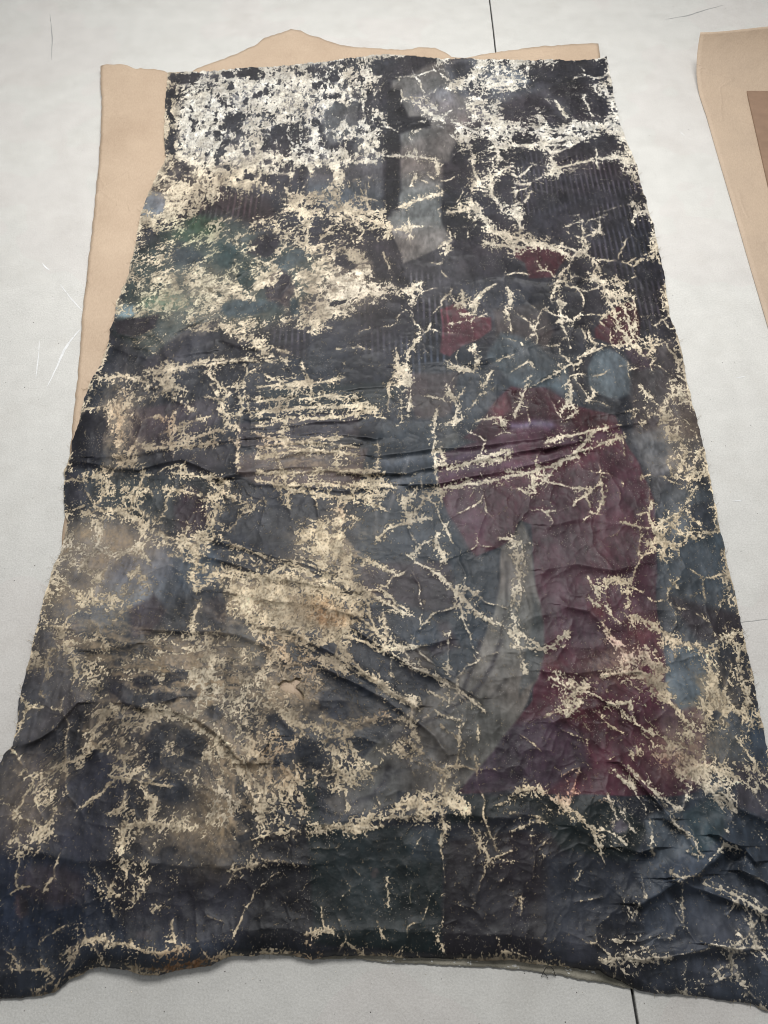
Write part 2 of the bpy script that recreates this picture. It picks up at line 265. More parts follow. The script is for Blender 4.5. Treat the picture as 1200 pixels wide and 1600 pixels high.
# ------------------------------------------------------------ 2. paint loss.  P density feather | polygon ; S width density | line ; N = intact island
DATA_LOSS = """
P .50 9 | 262 124 340 112 470 104 560 98 580 112 600 150 602 190 590 235 590 252 520 262 492 255 486 205 440 200 410 228 408 268 300 262 262 246 262 205
P .55 12 | 275 150 340 140 345 210 330 245 280 240
P .4 10 | 350 120 480 112 500 150 430 170 360 160
S 24 .8 | 310 165 330 210
S 16 .75 | 340 140 420 125
S 18 .6 | 285 205 340 225 380 240
S 14 .7 | 430 110 470 160 440 180
S 8 .8 | 533 120 535 200 530 250 520 290
S 9 .85 | 568 110 572 160 570 230 575 250
S 7 .7 | 497 195 490 235 500 270
S 16 .7 | 500 140 545 140
S 10 .8 | 495 215 485 265 520 290
P .3 12 | 415 225 480 200 486 290 450 310 400 300
P .45 14 | 262 248 300 258 400 262 420 295 400 320 370 300 330 300 300 340 262 350 240 300
P .42 12 | 285 235 425 235 410 290 400 345 330 330 285 325
P .36 10 | 440 240 600 240 590 275 520 300 450 330
P .33 18 | 262 300 300 340 330 330 400 345 430 330 500 300 560 330 590 400 575 450 520 500 440 515 380 530 300 525 250 565 200 535 183 480 205 400 225 345
S 16 .5 | 225 345 270 330 300 300 320 270
S 16 .45 | 250 470 300 460 360 450 420 430
S 14 .45 | 300 500 340 470 400 445 440 400
S 12 .5 | 260 430 330 450 390 470
S 10 .5 | 480 330 510 350 480 370
S 12 .6 | 480 335 482 400 500 430
S 9 .75 | 540 330 580 345 610 352 600 370
S 8 .7 | 520 330 600 330
S 20 .9 | 515 430 540 460 570 450
S 22 .9 | 520 470 545 445 590 455
S 16 .85 | 530 440 500 500 480 520
S 14 .7 | 455 510 500 500 530 480
S 10 .6 | 560 400 572 440
S 8 .6 | 555 380 565 440
S 6 .5 | 625 345 628 360
S 5 .85 | 628 345 645 370
S 6 .7 | 622 395 635 402
S 5 .9 | 685 388 706 376 702 362
S 12 .6 | 400 350 440 320 500 300
S 9 .5 | 240 520 262 555 250 590
S 7 .6 | 255 545 265 580 240 610
S 8 .6 | 350 510 400 540 430 560
S 9 .55 | 380 520 420 540 470 560 480 590
S 8 .5 | 440 560 460 590
S 5 .7 | 335 510 340 545
S 4 .6 | 180 560 172 566
S 14 .55 | 175 600 200 610 180 640
S 13 .65 | 186 630 188 680 190 720
S 12 .6 | 165 735 190 728 210 720
S 10 .5 | 190 640 230 620 270 605
S 8 .5 | 225 610 260 600 300 610
S 9 .55 | 262 585 270 620 300 640
S 8 .65 | 250 650 262 660 268 690
S 5 .6 | 236 690 244 698
S 8 .5 | 340 560 400 560 440 570
S 9 .65 | 370 600 375 640 360 670
S 7 .6 | 380 600 372 690 372 720
S 8 .45 | 370 690 372 740
S 11 .5 | 120 745 160 742 215 742
S 12 .42 | 150 755 200 760 240 770
S 10 .5 | 200 770 220 800
S 16 .7 | 135 800 180 795 215 812 260 838 300 850
S 18 .5 | 145 810 160 850 130 880
S 14 .5 | 210 830 240 840 200 870
S 22 .36 | 100 870 150 900 180 880 220 900
S 18 .5 | 95 920 140 940 190 930
S 20 .5 | 110 1000 150 1000 190 960 230 925
S 26 .36 | 90 850 70 960 100 1000 60 1040
S 12 .6 | 320 780 340 770 390 785
S 11 .65 | 345 770 335 800 322 830 310 850
S 12 .65 | 300 850 350 840 385 800 400 790
S 9 .6 | 322 790 325 830
S 10 .6 | 290 840 310 865 300 900
S 14 .5 | 260 870 300 880 350 900
S 12 .6 | 300 920 330 910 360 900
S 14 .55 | 360 870 410 880 460 890
S 20 .93 | 480 830 530 840 520 880
S 22 .9 | 500 860 530 850 545 900
S 16 .85 | 535 800 540 815
S 14 .8 | 470 850 500 830 510 900
P .74 14 | 360 905 440 890 500 900 555 920 565 960 550 1000 500 1010 440 985 400 985 350 960
S 16 .9 | 370 920 430 935 500 940
S 12 .85 | 500 880 540 900 560 930
S 20 .85 | 430 960 490 970 540 990
P .28 22 | 100 1020 180 1000 260 985 340 985 350 1020 330 1100 250 1130 200 1190 150 1180 130 1100
P .44 22 | 250 990 340 985 420 990 480 1020 520 1040 500 1080 490 1130 460 1160 380 1140 300 1100 240 1040
P .25 25 | 200 1100 330 1120 400 1180 450 1250 430 1290 330 1290 300 1330 280 1400 230 1420 180 1350 200 1250 170 1200
S 14 .8 | 230 1115 290 1125 340 1160 375 1200
S 14 .75 | 170 1110 150 1140 140 1175
S 18 .6 | 330 1180 350 1230 330 1290
S 10 .8 | 200 1290 240 1285 290 1295
S 14 .7 | 195 1300 190 1330 200 1370
S 12 .7 | 230 1240 240 1270
S 9 .7 | 180 1370 170 1390 185 1400
S 14 .55 | 220 1350 230 1390 210 1410
S 10 .6 | 55 1250 70 1290 60 1330
S 9 .6 | 95 1250 80 1280 40 1330 20 1340
S 14 .4 | 20 1200 60 1230 80 1200
S 18 .32 | 0 1250 40 1280 20 1320
S 14 .4 | 130 1190 100 1200 70 1240
S 12 .5 | 130 1470 170 1470 110 1490
S 11 .75 | 100 1490 140 1465 175 1475 240 1490 290 1485
S 10 .7 | 270 1440 270 1470 285 1490
S 8 .6 | 20 1515 60 1515 80 1520
S 12 .5 | 60 1500 80 1530 60 1550
S 10 .6 | 0 1480 20 1490 30 1510
S 5 .85 | 322 1430 350 1442 345 1450
S 10 .8 | 205 1514 250 1514 300 1504 345 1496
S 7 .55 | 235 1425 255 1410
S 10 .6 | 340 1355 370 1360 400 1350
S 8 .5 | 140 1380 170 1400 180 1440
S 12 .75 | 430 1180 460 1215 450 1250
S 14 .85 | 420 1200 410 1260 400 1300
S 11 .8 | 400 1310 440 1300 460 1300
S 10 .55 | 400 1340 430 1345 470 1350
S 10 .7 | 478 1255 470 1275
S 12 .8 | 500 1290 540 1290 565 1290 585 1272
S 9 .75 | 540 1295 565 1300
S 8 .7 | 530 1210 520 1235
S 11 .75 | 530 1205 560 1225
S 5 .6 | 490 1325 520 1325
S 5 .9 | 553 1358 560 1368
S 5 .7 | 565 1345 580 1345
S 5 .7 | 480 1380 495 1372
S 8 .9 | 500 1420 505 1450 520 1455
S 9 .8 | 480 1460 510 1455
S 8 .6 | 480 1475 500 1490
S 14 .95 | 645 1255 680 1262 660 1275
S 10 .85 | 620 1260 700 1255 730 1265
S 9 .85 | 700 1240 720 1250 735 1275
S 7 .9 | 690 1270 695 1300
S 3.5 .9 | 690 1300 690 1330 693 1380
S 3.5 .8 | 695 1400 692 1430 688 1470
S 8 .65 | 680 1455 690 1470 695 1490
S 4 .75 | 633 1350 643 1360
S 3.5 .7 | 643 1385 643 1410
S 7 .85 | 770 1260 785 1255
S 6 .8 | 750 1300 745 1330 738 1350
S 6 .6 | 772 1340 800 1330
S 5 .6 | 780 1375 790 1370
S 6 .6 | 798 1460 800 1490
S 4 .5 | 738 1400 742 1410
S 12 .5 | 500 1160 540 1150 590 1160
S 14 .7 | 500 1120 540 1130 560 1170
S 14 .75 | 600 1080 640 1100 645 1150
S 12 .75 | 560 1130 600 1120 640 1130
S 9 .85 | 520 1000 560 1045 610 1080 645 1100
S 8 .8 | 480 1000 520 1030 600 1075
S 8 .7 | 560 960 600 1000 605 1020
S 8 .85 | 600 960 605 990 598 1010
S 7 .8 | 570 930 610 940
S 7 .9 | 600 1015 640 1015 670 1010
S 6 .8 | 610 1020 650 1045 700 1065 740 1090
S 5 .85 | 680 1060 730 1085 760 1110
S 5 .75 | 610 1030 612 1060
S 8 .8 | 715 925 730 940 745 925
S 6 .9 | 690 990 705 988
S 3 .8 | 703 990 700 1050
S 6 .7 | 695 1045 710 1055
S 9 .8 | 740 1180 745 1200
S 8 .6 | 690 1130 720 1160 740 1190
S 6 .7 | 745 1135 748 1170
S 10 .6 | 640 1180 620 1160 650 1210
S 12 .5 | 630 1150 660 1180 700 1220
S 14 .7 | 430 1100 470 1130 500 1140
P .4 18 | 380 1150 460 1150 560 1150 620 1180 560 1220 480 1240 400 1230
S 5 .95 | 610 600 606 640 612 600
S 5 .8 | 625 600 628 655 620 665
S 5 .8 | 728 605 715 625 708 665
S 6 .7 | 640 545 630 575
S 7 .9 | 700 663 720 655
S 6 .7 | 676 690 678 720
S 8 .9 | 555 620 565 640 580 645
S 8 .8 | 595 650 605 655
S 12 .75 | 632 770 640 780 650 765
S 6 .8 | 630 780 636 810
S 9 .65 | 550 770 570 780
S 6 .8 | 620 545 625 590
S 7 .8 | 620 575 640 580
S 5 .85 | 600 1015 601 1016
S 5 .6 | 678 730 684 760
S 5 .7 | 690 770 692 790
S 10 .9 | 632 455 650 462 645 475
S 4 .8 | 636 485 648 505
S 6 .8 | 560 520 575 515
S 6 .7 | 525 545 560 540 580 545
S 6 .9 | 655 525 640 550 632 590
S 9 .95 | 625 578 640 590 632 600
S 6 .8 | 718 490 735 490 745 478
S 5 .8 | 700 505 730 500 760 490
S 5 .75 | 735 500 740 535 745 570
S 8 .8 | 775 565 800 555
S 6 .75 | 730 545 742 550
S 10 .85 | 765 360 790 365 815 370
S 10 .8 | 808 330 815 360 800 390
S 9 .8 | 760 380 800 385 850 380 890 400
S 5 .7 | 840 400 838 410
S 8 .8 | 860 445 885 435
S 9 .85 | 875 470 882 475
S 10 .8 | 910 515 915 530
S 4 .8 | 835 500 835 520 820 530
S 5 .8 | 860 590 880 575 920 550 930 545
S 5 .85 | 830 605 860 590
S 4 .7 | 825 530 850 510 890 498
S 8 .75 | 870 570 880 580
S 5 .6 | 940 480 980 530
S 9 .8 | 980 530 1000 545
S 9 .75 | 1000 535 1030 530 1010 555
S 8 .75 | 945 450 955 465
S 7 .75 | 940 440 960 435 980 460
S 8 .75 | 900 395 930 410 940 430
S 9 .7 | 900 430 940 440
S 6 .7 | 965 465 985 455
S 8 .75 | 985 305 1000 325 990 345
S 5 .7 | 880 355 910 345 945 340
S 4.5 .8 | 910 345 912 370 920 385
S 4 .8 | 936 345 936 360
S 4 .6 | 920 335 960 325 1000 315
S 4.5 .7 | 980 410 1010 400 1030 393
S 8 .6 | 800 330 820 315 830 300
S 11 .7 | 775 165 780 200 800 215
S 12 .8 | 800 200 860 200 940 195
S 8 .8 | 840 170 845 200
S 12 .8 | 780 225 850 225 860 240
S 12 .85 | 940 190 965 195 970 215
S 9 .8 | 945 140 955 165
S 8 .7 | 820 290 860 270 940 260
S 8 .8 | 870 240 900 225 920 210
S 9 .7 | 975 250 995 275
S 12 .45 | 770 130 850 120 900 140
S 8 .75 | 870 130 880 140 860 150
S 6 .6 | 920 130 940 150
S 14 .45 | 690 110 720 130 750 160
S 12 .45 | 740 105 760 130 800 120
S 9 .65 | 720 200 740 240 740 270 760 300
S 9 .7 | 750 190 770 210 780 250
S 9 .8 | 740 290 760 280 800 260
S 7 .85 | 590 240 640 245 680 248
S 7 .75 | 680 250 682 270
S 6 .8 | 640 210 650 240
S 6 .75 | 655 160 680 170
S 7 .85 | 600 175 590 170
S 6 .8 | 645 205 660 198
S 6 .7 | 735 310 745 330 742 345
S 6 .7 | 800 280 810 310
S 5 .8 | 640 290 650 275
S 7 .6 | 575 290 580 260
S 6 .7 | 570 285 572 320
S 12 .45 | 1010 650 1040 640 1050 620
S 12 .75 | 1000 665 1020 660 1040 650
S 12 .8 | 1035 640 1045 670 1060 690
S 12 .65 | 1060 680 1072 710 1060 735
S 8 .7 | 1040 720 1050 740
S 8 .9 | 970 680 975 710
S 7 .7 | 950 690 970 685
S 5 .8 | 985 655 990 640 965 645
S 6 .75 | 1000 745 1015 742
S 3.5 .7 | 1014 750 1016 780
S 5 .6 | 1075 750 1080 740 1105 735
S 7 .6 | 1085 670 1095 700 1085 735
S 9 .6 | 1070 770 1080 740
S 9 .6 | 1065 800 1040 835 1020 850
S 11 .85 | 1025 830 1040 845 1035 865
S 8 .75 | 1050 820 1070 840 1100 840
S 8 .6 | 1080 810 1095 820
S 4 .75 | 1000 825 998 875
S 4 .8 | 920 800 940 805
S 4 .6 | 940 755 945 790
S 4 .8 | 970 752 972 760
S 5 .8 | 800 845 840 850
S 5 .8 | 815 850 818 880 810 900
S 5 .9 | 740 770 735 780
S 6 .8 | 780 840 800 845
S 5 .9 | 832 760 835 745 830 742
S 5 .8 | 900 705 905 718
S 5 .85 | 890 625 900 640
S 10 .85 | 945 905 965 905 975 915
S 5 .8 | 948 910 948 940
S 6 .8 | 812 860 810 895 814 930 803 965
S 6 .85 | 1045 905 1060 920
S 9 .7 | 1045 880 1035 870
S 11 .9 | 985 960 1020 975 1045 995 1080 1010
S 12 .92 | 1075 1000 1105 1020 1115 1060 1120 1090
S 15 .85 | 1120 1080 1110 1110 1105 1130
S 14 .8 | 1120 1110 1160 1110 1165 1120
S 10 .75 | 940 975 950 990 980 1030
S 20 .7 | 970 1040 1000 1060 1020 1040
S 18 .75 | 1000 1020 1030 1040 1030 1070
S 9 .8 | 940 1055 1000 1050 1035 1080
S 9 .8 | 1030 1085 1060 1110 1075 1130
S 10 .8 | 860 1055 890 1075 920 1075
S 12 .85 | 895 1065 905 1085 890 1090
S 7 .9 | 925 1110 950 1130 975 1145
S 14 .8 | 1040 1150 1050 1170
S 22 .55 | 1060 1140 1100 1150 1130 1130
S 18 .6 | 1080 1190 1110 1210 1060 1210
S 18 .5 | 1030 1170 1060 1200 1120 1230
S 9 .7 | 1000 1175 995 1180
S 5 .7 | 880 1010 895 975
S 5 .8 | 840 1015 870 1005 890 985
S 5 .7 | 850 1120 870 1110
S 4 .8 | 812 1147 845 1170
S 4 .8 | 880 1140 915 1155 922 1180
S 5 .75 | 950 1185 960 1180
S 9 .7 | 880 1210 905 1200 895 1240
S 12 .65 | 800 1240 830 1232 870 1250
S 9 .6 | 870 1245 890 1270
S 10 .45 | 800 1270 850 1280 800 1300
S 5 .85 | 910 1280 950 1320 970 1330
S 8 .6 | 900 1270 940 1300
S 5 .7 | 830 1310 835 1335 832 1370
S 5 .8 | 815 1395 812 1430
S 6 .5 | 800 1420 810 1400
S 4 .6 | 835 1330 860 1310
S 6 .75 | 1045 1270 1065 1260 1075 1240
S 5 .7 | 1085 1200 1080 1235
S 10 .75 | 1075 1210 1100 1195 1150 1215
S 8 .7 | 1140 1250 1145 1280 1135 1300
S 7 .8 | 1130 1320 1165 1330
S 4 .7 | 1165 1330 1160 1360 1200 1380
S 5 .8 | 1050 1360 1065 1372 1090 1365 1130 1320
S 5 .6 | 1035 1355 1055 1365
S 4 .7 | 1095 1370 1160 1395 1200 1420
S 6 .8 | 1150 1410 1135 1430
S 7 .6 | 1135 1420 1160 1395
S 5 .8 | 1065 1380 1068 1440
S 7 .6 | 1060 1410 1070 1420
S 8 .7 | 1005 1375 1010 1400
S 7 .6 | 1000 1410 990 1440
S 4 .7 | 900 1410 940 1405
S 8 .5 | 970 1400 990 1430
S 9 .55 | 960 1470 1000 1470 1030 1460
S 4 .6 | 1035 1460 1040 1470
S 8 .65 | 935 1500 950 1495
S 4 .8 | 940 1502 1020 1503 1060 1490 1110 1483
S 9 .65 | 970 1495 1000 1500 1030 1505
S 5 .6 | 1070 1330 1095 1340
S 4 .7 | 1160 1430 1185 1470
S 8 .6 | 1190 1430 1200 1460
S 12 .6 | 1120 1520 1150 1490 1200 1480
S 12 .5 | 1100 1540 1150 1520 1170 1560
S 8 .5 | 845 1475 860 1485
S 7 .6 | 1150 1060 1165 1090
S 7 .5 | 1120 960 1130 930
S 9 .5 | 1100 940 1080 930
S 8 .6 | 1180 1300 1200 1320
S 8 .6 | 1140 1260 1120 1200
"""
DATA_INTACT = """
S 7 1 | 268 120 300 120
S 7 1 | 270 142 268 150
S 4 .85 | 266 165 266 240
S 5 1 | 355 115 358 118
S 7 1 | 380 115 402 108
S 4 1 | 402 147 418 142
S 3 1 | 297 183 301 190
S 3 1 | 300 195 308 193
S 2.5 1 | 298 170 301 172
S 6 .8 | 355 188 378 182
S 4 .8 | 346 200 352 198
S 6 .8 | 336 248 352 222
S 7 .7 | 300 285 280 280 290 265
S 7 1 | 432 212 442 208
S 3 1 | 456 200 458 206
S 6 .9 | 412 232 418 226
S 4 .9 | 425 205 440 198
S 4 .9 | 390 155 388 160
S 5 .8 | 445 225 448 245
S 8 .85 | 415 278 445 282
S 9 .9 | 472 270 465 290
S 12 1 | 528 172 520 188
S 8 .95 | 550 168 548 186
S 8 .95 | 518 228 520 215
S 13 .9 | 508 275 495 290
S 6 1 | 468 116 474 116
S 5 1 | 484 105 496 107
S 4 1 | 490 116 500 112
S 5 1 | 515 118 525 120
S 4 .9 | 505 152 525 150
S 4 .9 | 495 135 493 138
S 14 1 | 590 105 635 100
S 5 .8 | 575 145 572 190
S 8 .9 | 596 150 600 165
S 6 .85 | 588 185 590 195
S 9 .9 | 545 270 580 265
S 8 .85 | 550 240 560 225
S 4 .8 | 535 215 548 205
S 9 .8 | 300 355 330 330
S 10 .75 | 340 330 390 330
S 16 .6 | 360 310 420 320
S 9 .8 | 232 315 250 325
S 7 .7 | 235 365 235 380
S 12 .7 | 285 400 298 398
S 11 .8 | 350 410 358 390
S 12 .9 | 380 430 386 440
S 11 .9 | 410 390 424 378
S 8 .7 | 435 410 470 395
S 11 .9 | 436 455 444 440
S 9 .9 | 418 455 412 460
S 12 .9 | 360 485 425 480
S 6 .9 | 460 475 458 482
S 3.5 1 | 190 460 191 462
S 4 1 | 207 462 208 464
S 6 .8 | 200 455 205 448
S 12 .9 | 185 510 235 505
S 12 .9 | 180 575 190 560
S 15 .8 | 260 550 340 530
S 15 .85 | 445 530 465 530
S 7 .8 | 530 405 550 415
S 8 .8 | 490 375 500 345
S 4 1 | 525 475 542 472
S 4 1 | 530 505 528 508
S 14 .9 | 590 390 600 420
S 17 1 | 128 662 150 660 143 715 124 715
S 9 .8 | 215 670 240 665
S 5 .9 | 250 665 250 690
S 10 .6 | 195 900 200 880
S 16 .6 | 225 940 235 970
S 8 .9 | 335 930 345 955
S 7 .9 | 355 840 380 850 400 860
S 8 .8 | 480 880 500 895
S 8 .9 | 490 800 460 790
S 8 .7 | 545 825 560 850
S 9 .8 | 180 1070 195 1090
S 10 .9 | 215 1065 235 1065
S 7 .8 | 210 1095 265 1090
S 9 .8 | 262 1060 285 1050
S 10 .7 | 290 1080 300 1085
S 7 .6 | 330 1110 345 1120
S 14 .75 | 290 1155 310 1170 300 1190
S 10 .7 | 250 1150 240 1190
S 18 .9 | 150 1190 160 1220
S 20 .9 | 130 1230 150 1300
S 16 .9 | 110 1310 150 1330
S 14 .8 | 250 1230 280 1240
S 12 .8 | 260 1330 245 1345
S 9 .7 | 225 1330 215 1325
S 10 .7 | 390 1280 400 1290
S 9 .7 | 375 1270 395 1275
S 8 .8 | 400 1300 380 1310
S 18 .7 | 350 1400 300 1400
S 10 .8 | 430 1130 450 1145
S 10 .9 | 540 1055 575 1080
S 14 .95 | 510 1095 530 1110
S 10 .9 | 560 1020 600 1050
S 8 .8 | 490 1020 510 1015
S 9 .9 | 470 1170 490 1190
S 8 .85 | 435 1190 450 1185
S 10 .7 | 580 1180 600 1190
S 14 .8 | 560 1160 600 1150
S 6 .9 | 940 1085 950 1090
S 9 .9 | 930 1080 925 1100
S 16 1 | 1060 1040 1075 1080
S 6 1 | 1010 1045 1013 1048
S 6 1 | 1118 1115 1120 1120
S 8 .9 | 1145 1120 1150 1130
S 20 .9 | 880 150 900 170
S 16 .9 | 870 180 930 165
S 12 .9 | 860 130 850 120
S 6 .9 | 805 215 840 220
S 14 .8 | 900 240 945 235
S 16 .9 | 880 250 950 255
S 7 .8 | 790 240 820 245
S 7 .8 | 800 180 795 170
S 4 .9 | 838 175 840 180
S 18 .9 | 935 290 880 300
S 8 1 | 1015 660 1022 655
S 12 1 | 1010 700 1030 700
"""
# thin cracks: width density | line
DATA_CRACK = """
1.5 .9 | 400 605 470 600 540 590
1.5 .9 | 400 627 470 622 520 618 560 622
1.6 .9 | 400 645 480 640 560 632 590 638
1.5 .9 | 400 665 450 660 520 652 560 645
1.4 .8 | 400 680 460 690 530 682
1.4 .8 | 400 697 470 690 560 700
1.6 .9 | 400 715 440 706 470 703 560 712
1.4 .8 | 400 740 470 738 560 735 600 740
1.5 .9 | 430 760 500 757 560 757 620 762
1.5 .9 | 400 750 480 772 560 778 600 775
1.3 .6 | 522 700 528 720 529 735
1.3 .6 | 437 625 436 650
1.3 .6 | 442 735 452 790
1.2 .6 | 497 620 498 650
1.2 .5 | 590 690 592 725
1.3 .8 | 590 840 620 820 640 818
1.6 .9 | 590 842 610 825 640 815 670 808
1.5 .9 | 684 835 685 855 695 870 697 880
1.4 .8 | 640 870 660 850 690 840
1.6 .9 | 728 945 760 965 790 980 805 1000
1.4 .8 | 712 915 720 935 730 945
1.4 .9 | 670 1080 710 1100
1.3 .8 | 680 1110 720 1125
1.5 .8 | 700 600 716 640
1.5 .9 | 684 640 676 680 672 710
1.5 .9 | 740 720 790 715 800 700
1.5 .9 | 684 700 700 735
1.6 .95 | 683 765 740 758 800 742 840 735 880 718 905 712
1.4 .9 | 700 735 740 720 800 700
1.6 .9 | 840 735 870 725 910 695 935 668
1.6 .9 | 850 750 880 718
1.5 .9 | 900 705 950 690 975 685
1.6 .9 | 850 690 880 682 935 672 970 665
1.5 .9 | 795 735 830 740 835 770 825 770
1.4 .8 | 745 658 780 655 790 665
1.6 .9 | 825 600 815 630 805 650
1.8 .9 | 890 600 893 625 880 635
1.5 .9 | 920 625 930 615 925 605
1.4 .8 | 938 750 945 780 935 800
1.5 .9 | 920 805 915 812
1.4 .9 | 800 985 840 1005 850 1015 885 990
1.6 .9 | 800 1010 845 1012
1.4 .9 | 805 960 808 1000 820 1050
1.6 .9 | 805 850 812 900 800 945 805 965
1.4 .9 | 920 900 935 930
1.4 .9 | 948 945 960 965 970 970
1.4 .8 | 915 935 935 945
1.4 .9 | 920 1080 960 1100 985 1125 1020 1150
1.4 .8 | 960 1100 985 1095 990 1130
1.5 .9 | 880 1095 885 1120 905 1100
1.3 .9 | 960 1200 985 1230 1010 1265
1.3 .9 | 980 1195 1010 1230 1060 1265
1.3 .8 | 970 1260 990 1300
1.3 .8 | 950 1240 965 1280
1.4 .8 | 920 1290 945 1350
1.4 .9 | 940 1290 975 1320
1.3 .8 | 1110 1235 1150 1270
1.3 .8 | 1130 1240 1145 1260
1.4 .9 | 1050 1285 1080 1310 1095 1340
1.4 .9 | 1015 1285 1022 1335
1.2 .7 | 1165 1420 1180 1470
1.3 .9 | 940 1500 1000 1500 1050 1495
1.5 .9 | 1110 1475 1160 1484
1.3 .8 | 1100 1378 1150 1400 1195 1430
1.4 .8 | 900 1375 910 1360
1.3 .8 | 270 1230 170 1210 180 1200
1.6 .95 | 135 1252 155 1240 175 1220
1.2 .8 | 118 1268 135 1255
1.5 .8 | 170 1272 190 1262 195 1240
1.3 .8 | 70 1390 80 1370
1.5 .95 | 370 1358 400 1352
1.4 .9 | 340 1510 410 1498
1.4 .8 | 400 1488 470 1492
1.3 .8 | 480 1300 520 1295 600 1290
1.5 .9 | 600 1278 640 1277
1.4 .8 | 540 1220 545 1265
1.3 .7 | 695 1290 690 1320
1.3 .8 | 605 1370 608 1420
1.5 .7 | 230 580 300 570 370 562
1.3 .8 | 180 580 230 600
1.2 .8 | 215 590 330 560 400 565
1.6 .8 | 220 700 300 695 340 690
1.5 .8 | 270 740 340 745 360 760
1.3 .8 | 340 640 360 650 350 680
1.3 .7 | 250 680 330 650
1.3 .8 | 330 600 350 640
1.5 .8 | 350 670 280 690 240 700
1.5 .8 | 150 590 200 585
1.5 .8 | 128 640 165 632
1.5 .8 | 260 765 330 775
1.6 .8 | 310 945 305 960 298 975
1.4 .8 | 360 850 460 885 520 900 580 930 640 960
1.4 .8 | 420 870 480 880 540 910
1.4 .8 | 350 890 420 905 500 915
1.5 .8 | 400 985 480 1010 540 1050
1.6 .8 | 640 870 690 900 715 930
1.3 .8 | 560 870 620 900
1.3 .8 | 570 780 610 800
1.4 .8 | 640 650 640 600
1.3 .7 | 600 395 610 420
1.4 .9 | 640 455 660 440
1.4 .9 | 700 395 705 385 698 400
1.4 .9 | 725 480 722 455
1.4 .9 | 735 480 750 460 775 445
1.4 .9 | 790 450 798 470 790 480 800 520
1.5 .8 | 700 570 740 580 750 560
1.3 .8 | 755 600 770 580
1.4 .8 | 890 545 880 500 875 470
1.5 .9 | 950 465 965 500 985 535
1.3 .8 | 968 470 985 505 990 525
1.4 .8 | 990 465 995 510
1.3 .8 | 1025 505 1050 490
1.5 .9 | 1040 540 1055 560 1060 580
1.5 .7 | 1050 590 1055 620
1.4 .9 | 1000 600 1018 622
1.6 .8 | 1055 600 1070 625
1.4 .8 | 1085 740 1108 735
1.4 .8 | 1015 800 1020 830 1060 800
1.5 .8 | 1000 800 1015 800 1018 780
1.3 .8 | 970 815 1020 825
1.3 .8 | 1060 835 1120 830
1.3 .7 | 1060 800 1090 760
1.4 .8 | 1130 905 1140 930
1.5 .8 | 1120 1000 1160 985
1.4 .8 | 1150 1010 1155 1050 1170 1100
1.3 .8 | 1150 1150 1180 1200 1200 1230
1.3 .8 | 1160 1190 1185 1230
1.4 .7 | 740 150 755 175 790 195
1.4 .9 | 700 140 730 125 745 120
1.4 .9 | 740 160 740 190
1.4 .8 | 640 155 660 170 690 190
1.5 .9 | 755 100 740 120
1.6 .9 | 775 100 780 125 800 140
1.5 .9 | 800 130 760 135
1.4 .8 | 785 330 770 300 765 270
1.5 .9 | 870 160 885 185
1.3 .9 | 910 150 925 180
1.4 .9 | 930 230 932 260
1.3 .8 | 820 225 900 215
1.5 .9 | 860 265 960 245 995 250
1.6 .9 | 700 330 745 325 760 345
1.4 .7 | 690 300 650 315 620 325
"""
# greenish / whitish casts on bare canvas, brown stains:  rx ry r g b a | x y
DATA_TINT = """
50 12 120 84 60 .8 | 270 1506
60 25 190 205 170 .5 | 260 470
40 22 165 190 150 .5 | 300 365
50 30 175 190 160 .35 | 350 410
26 16 190 150 105 .6 | 490 945
34 14 150 110 75 .55 | 520 965
24 20 120 92 70 .5 | 500 960
40 30 170 140 110 .55 | 440 1015
44 40 150 126 104 .6 | 470 1060
30 20 140 110 90 .55 | 590 1110
20 14 235 205 175 .6 | 538 798
60 14 200 170 150 .5 | 380 690
26 60 205 165 130 .45 | 188 660
14 26 205 150 120 .45 | 262 665
30 20 225 150 130 .6 | 890 1225
26 18 235 180 170 .5 | 960 1010
34 16 225 150 140 .5 | 905 1240
34 18 210 140 130 .45 | 1040 1190
60 50 230 190 185 .3 | 980 1020
40 30 165 130 100 .5 | 430 1170
40 18 140 100 70 .6 | 290 1505
30 20 150 110 80 .5 | 490 1490
40 30 170 140 110 .4 | 440 1210
50 30 190 178 165 .4 | 350 1250
120 40 200 196 192 .4 | 130 860
100 80 190 182 168 .4 | 330 1080
70 40 235 225 215 .4 | 560 450
"""
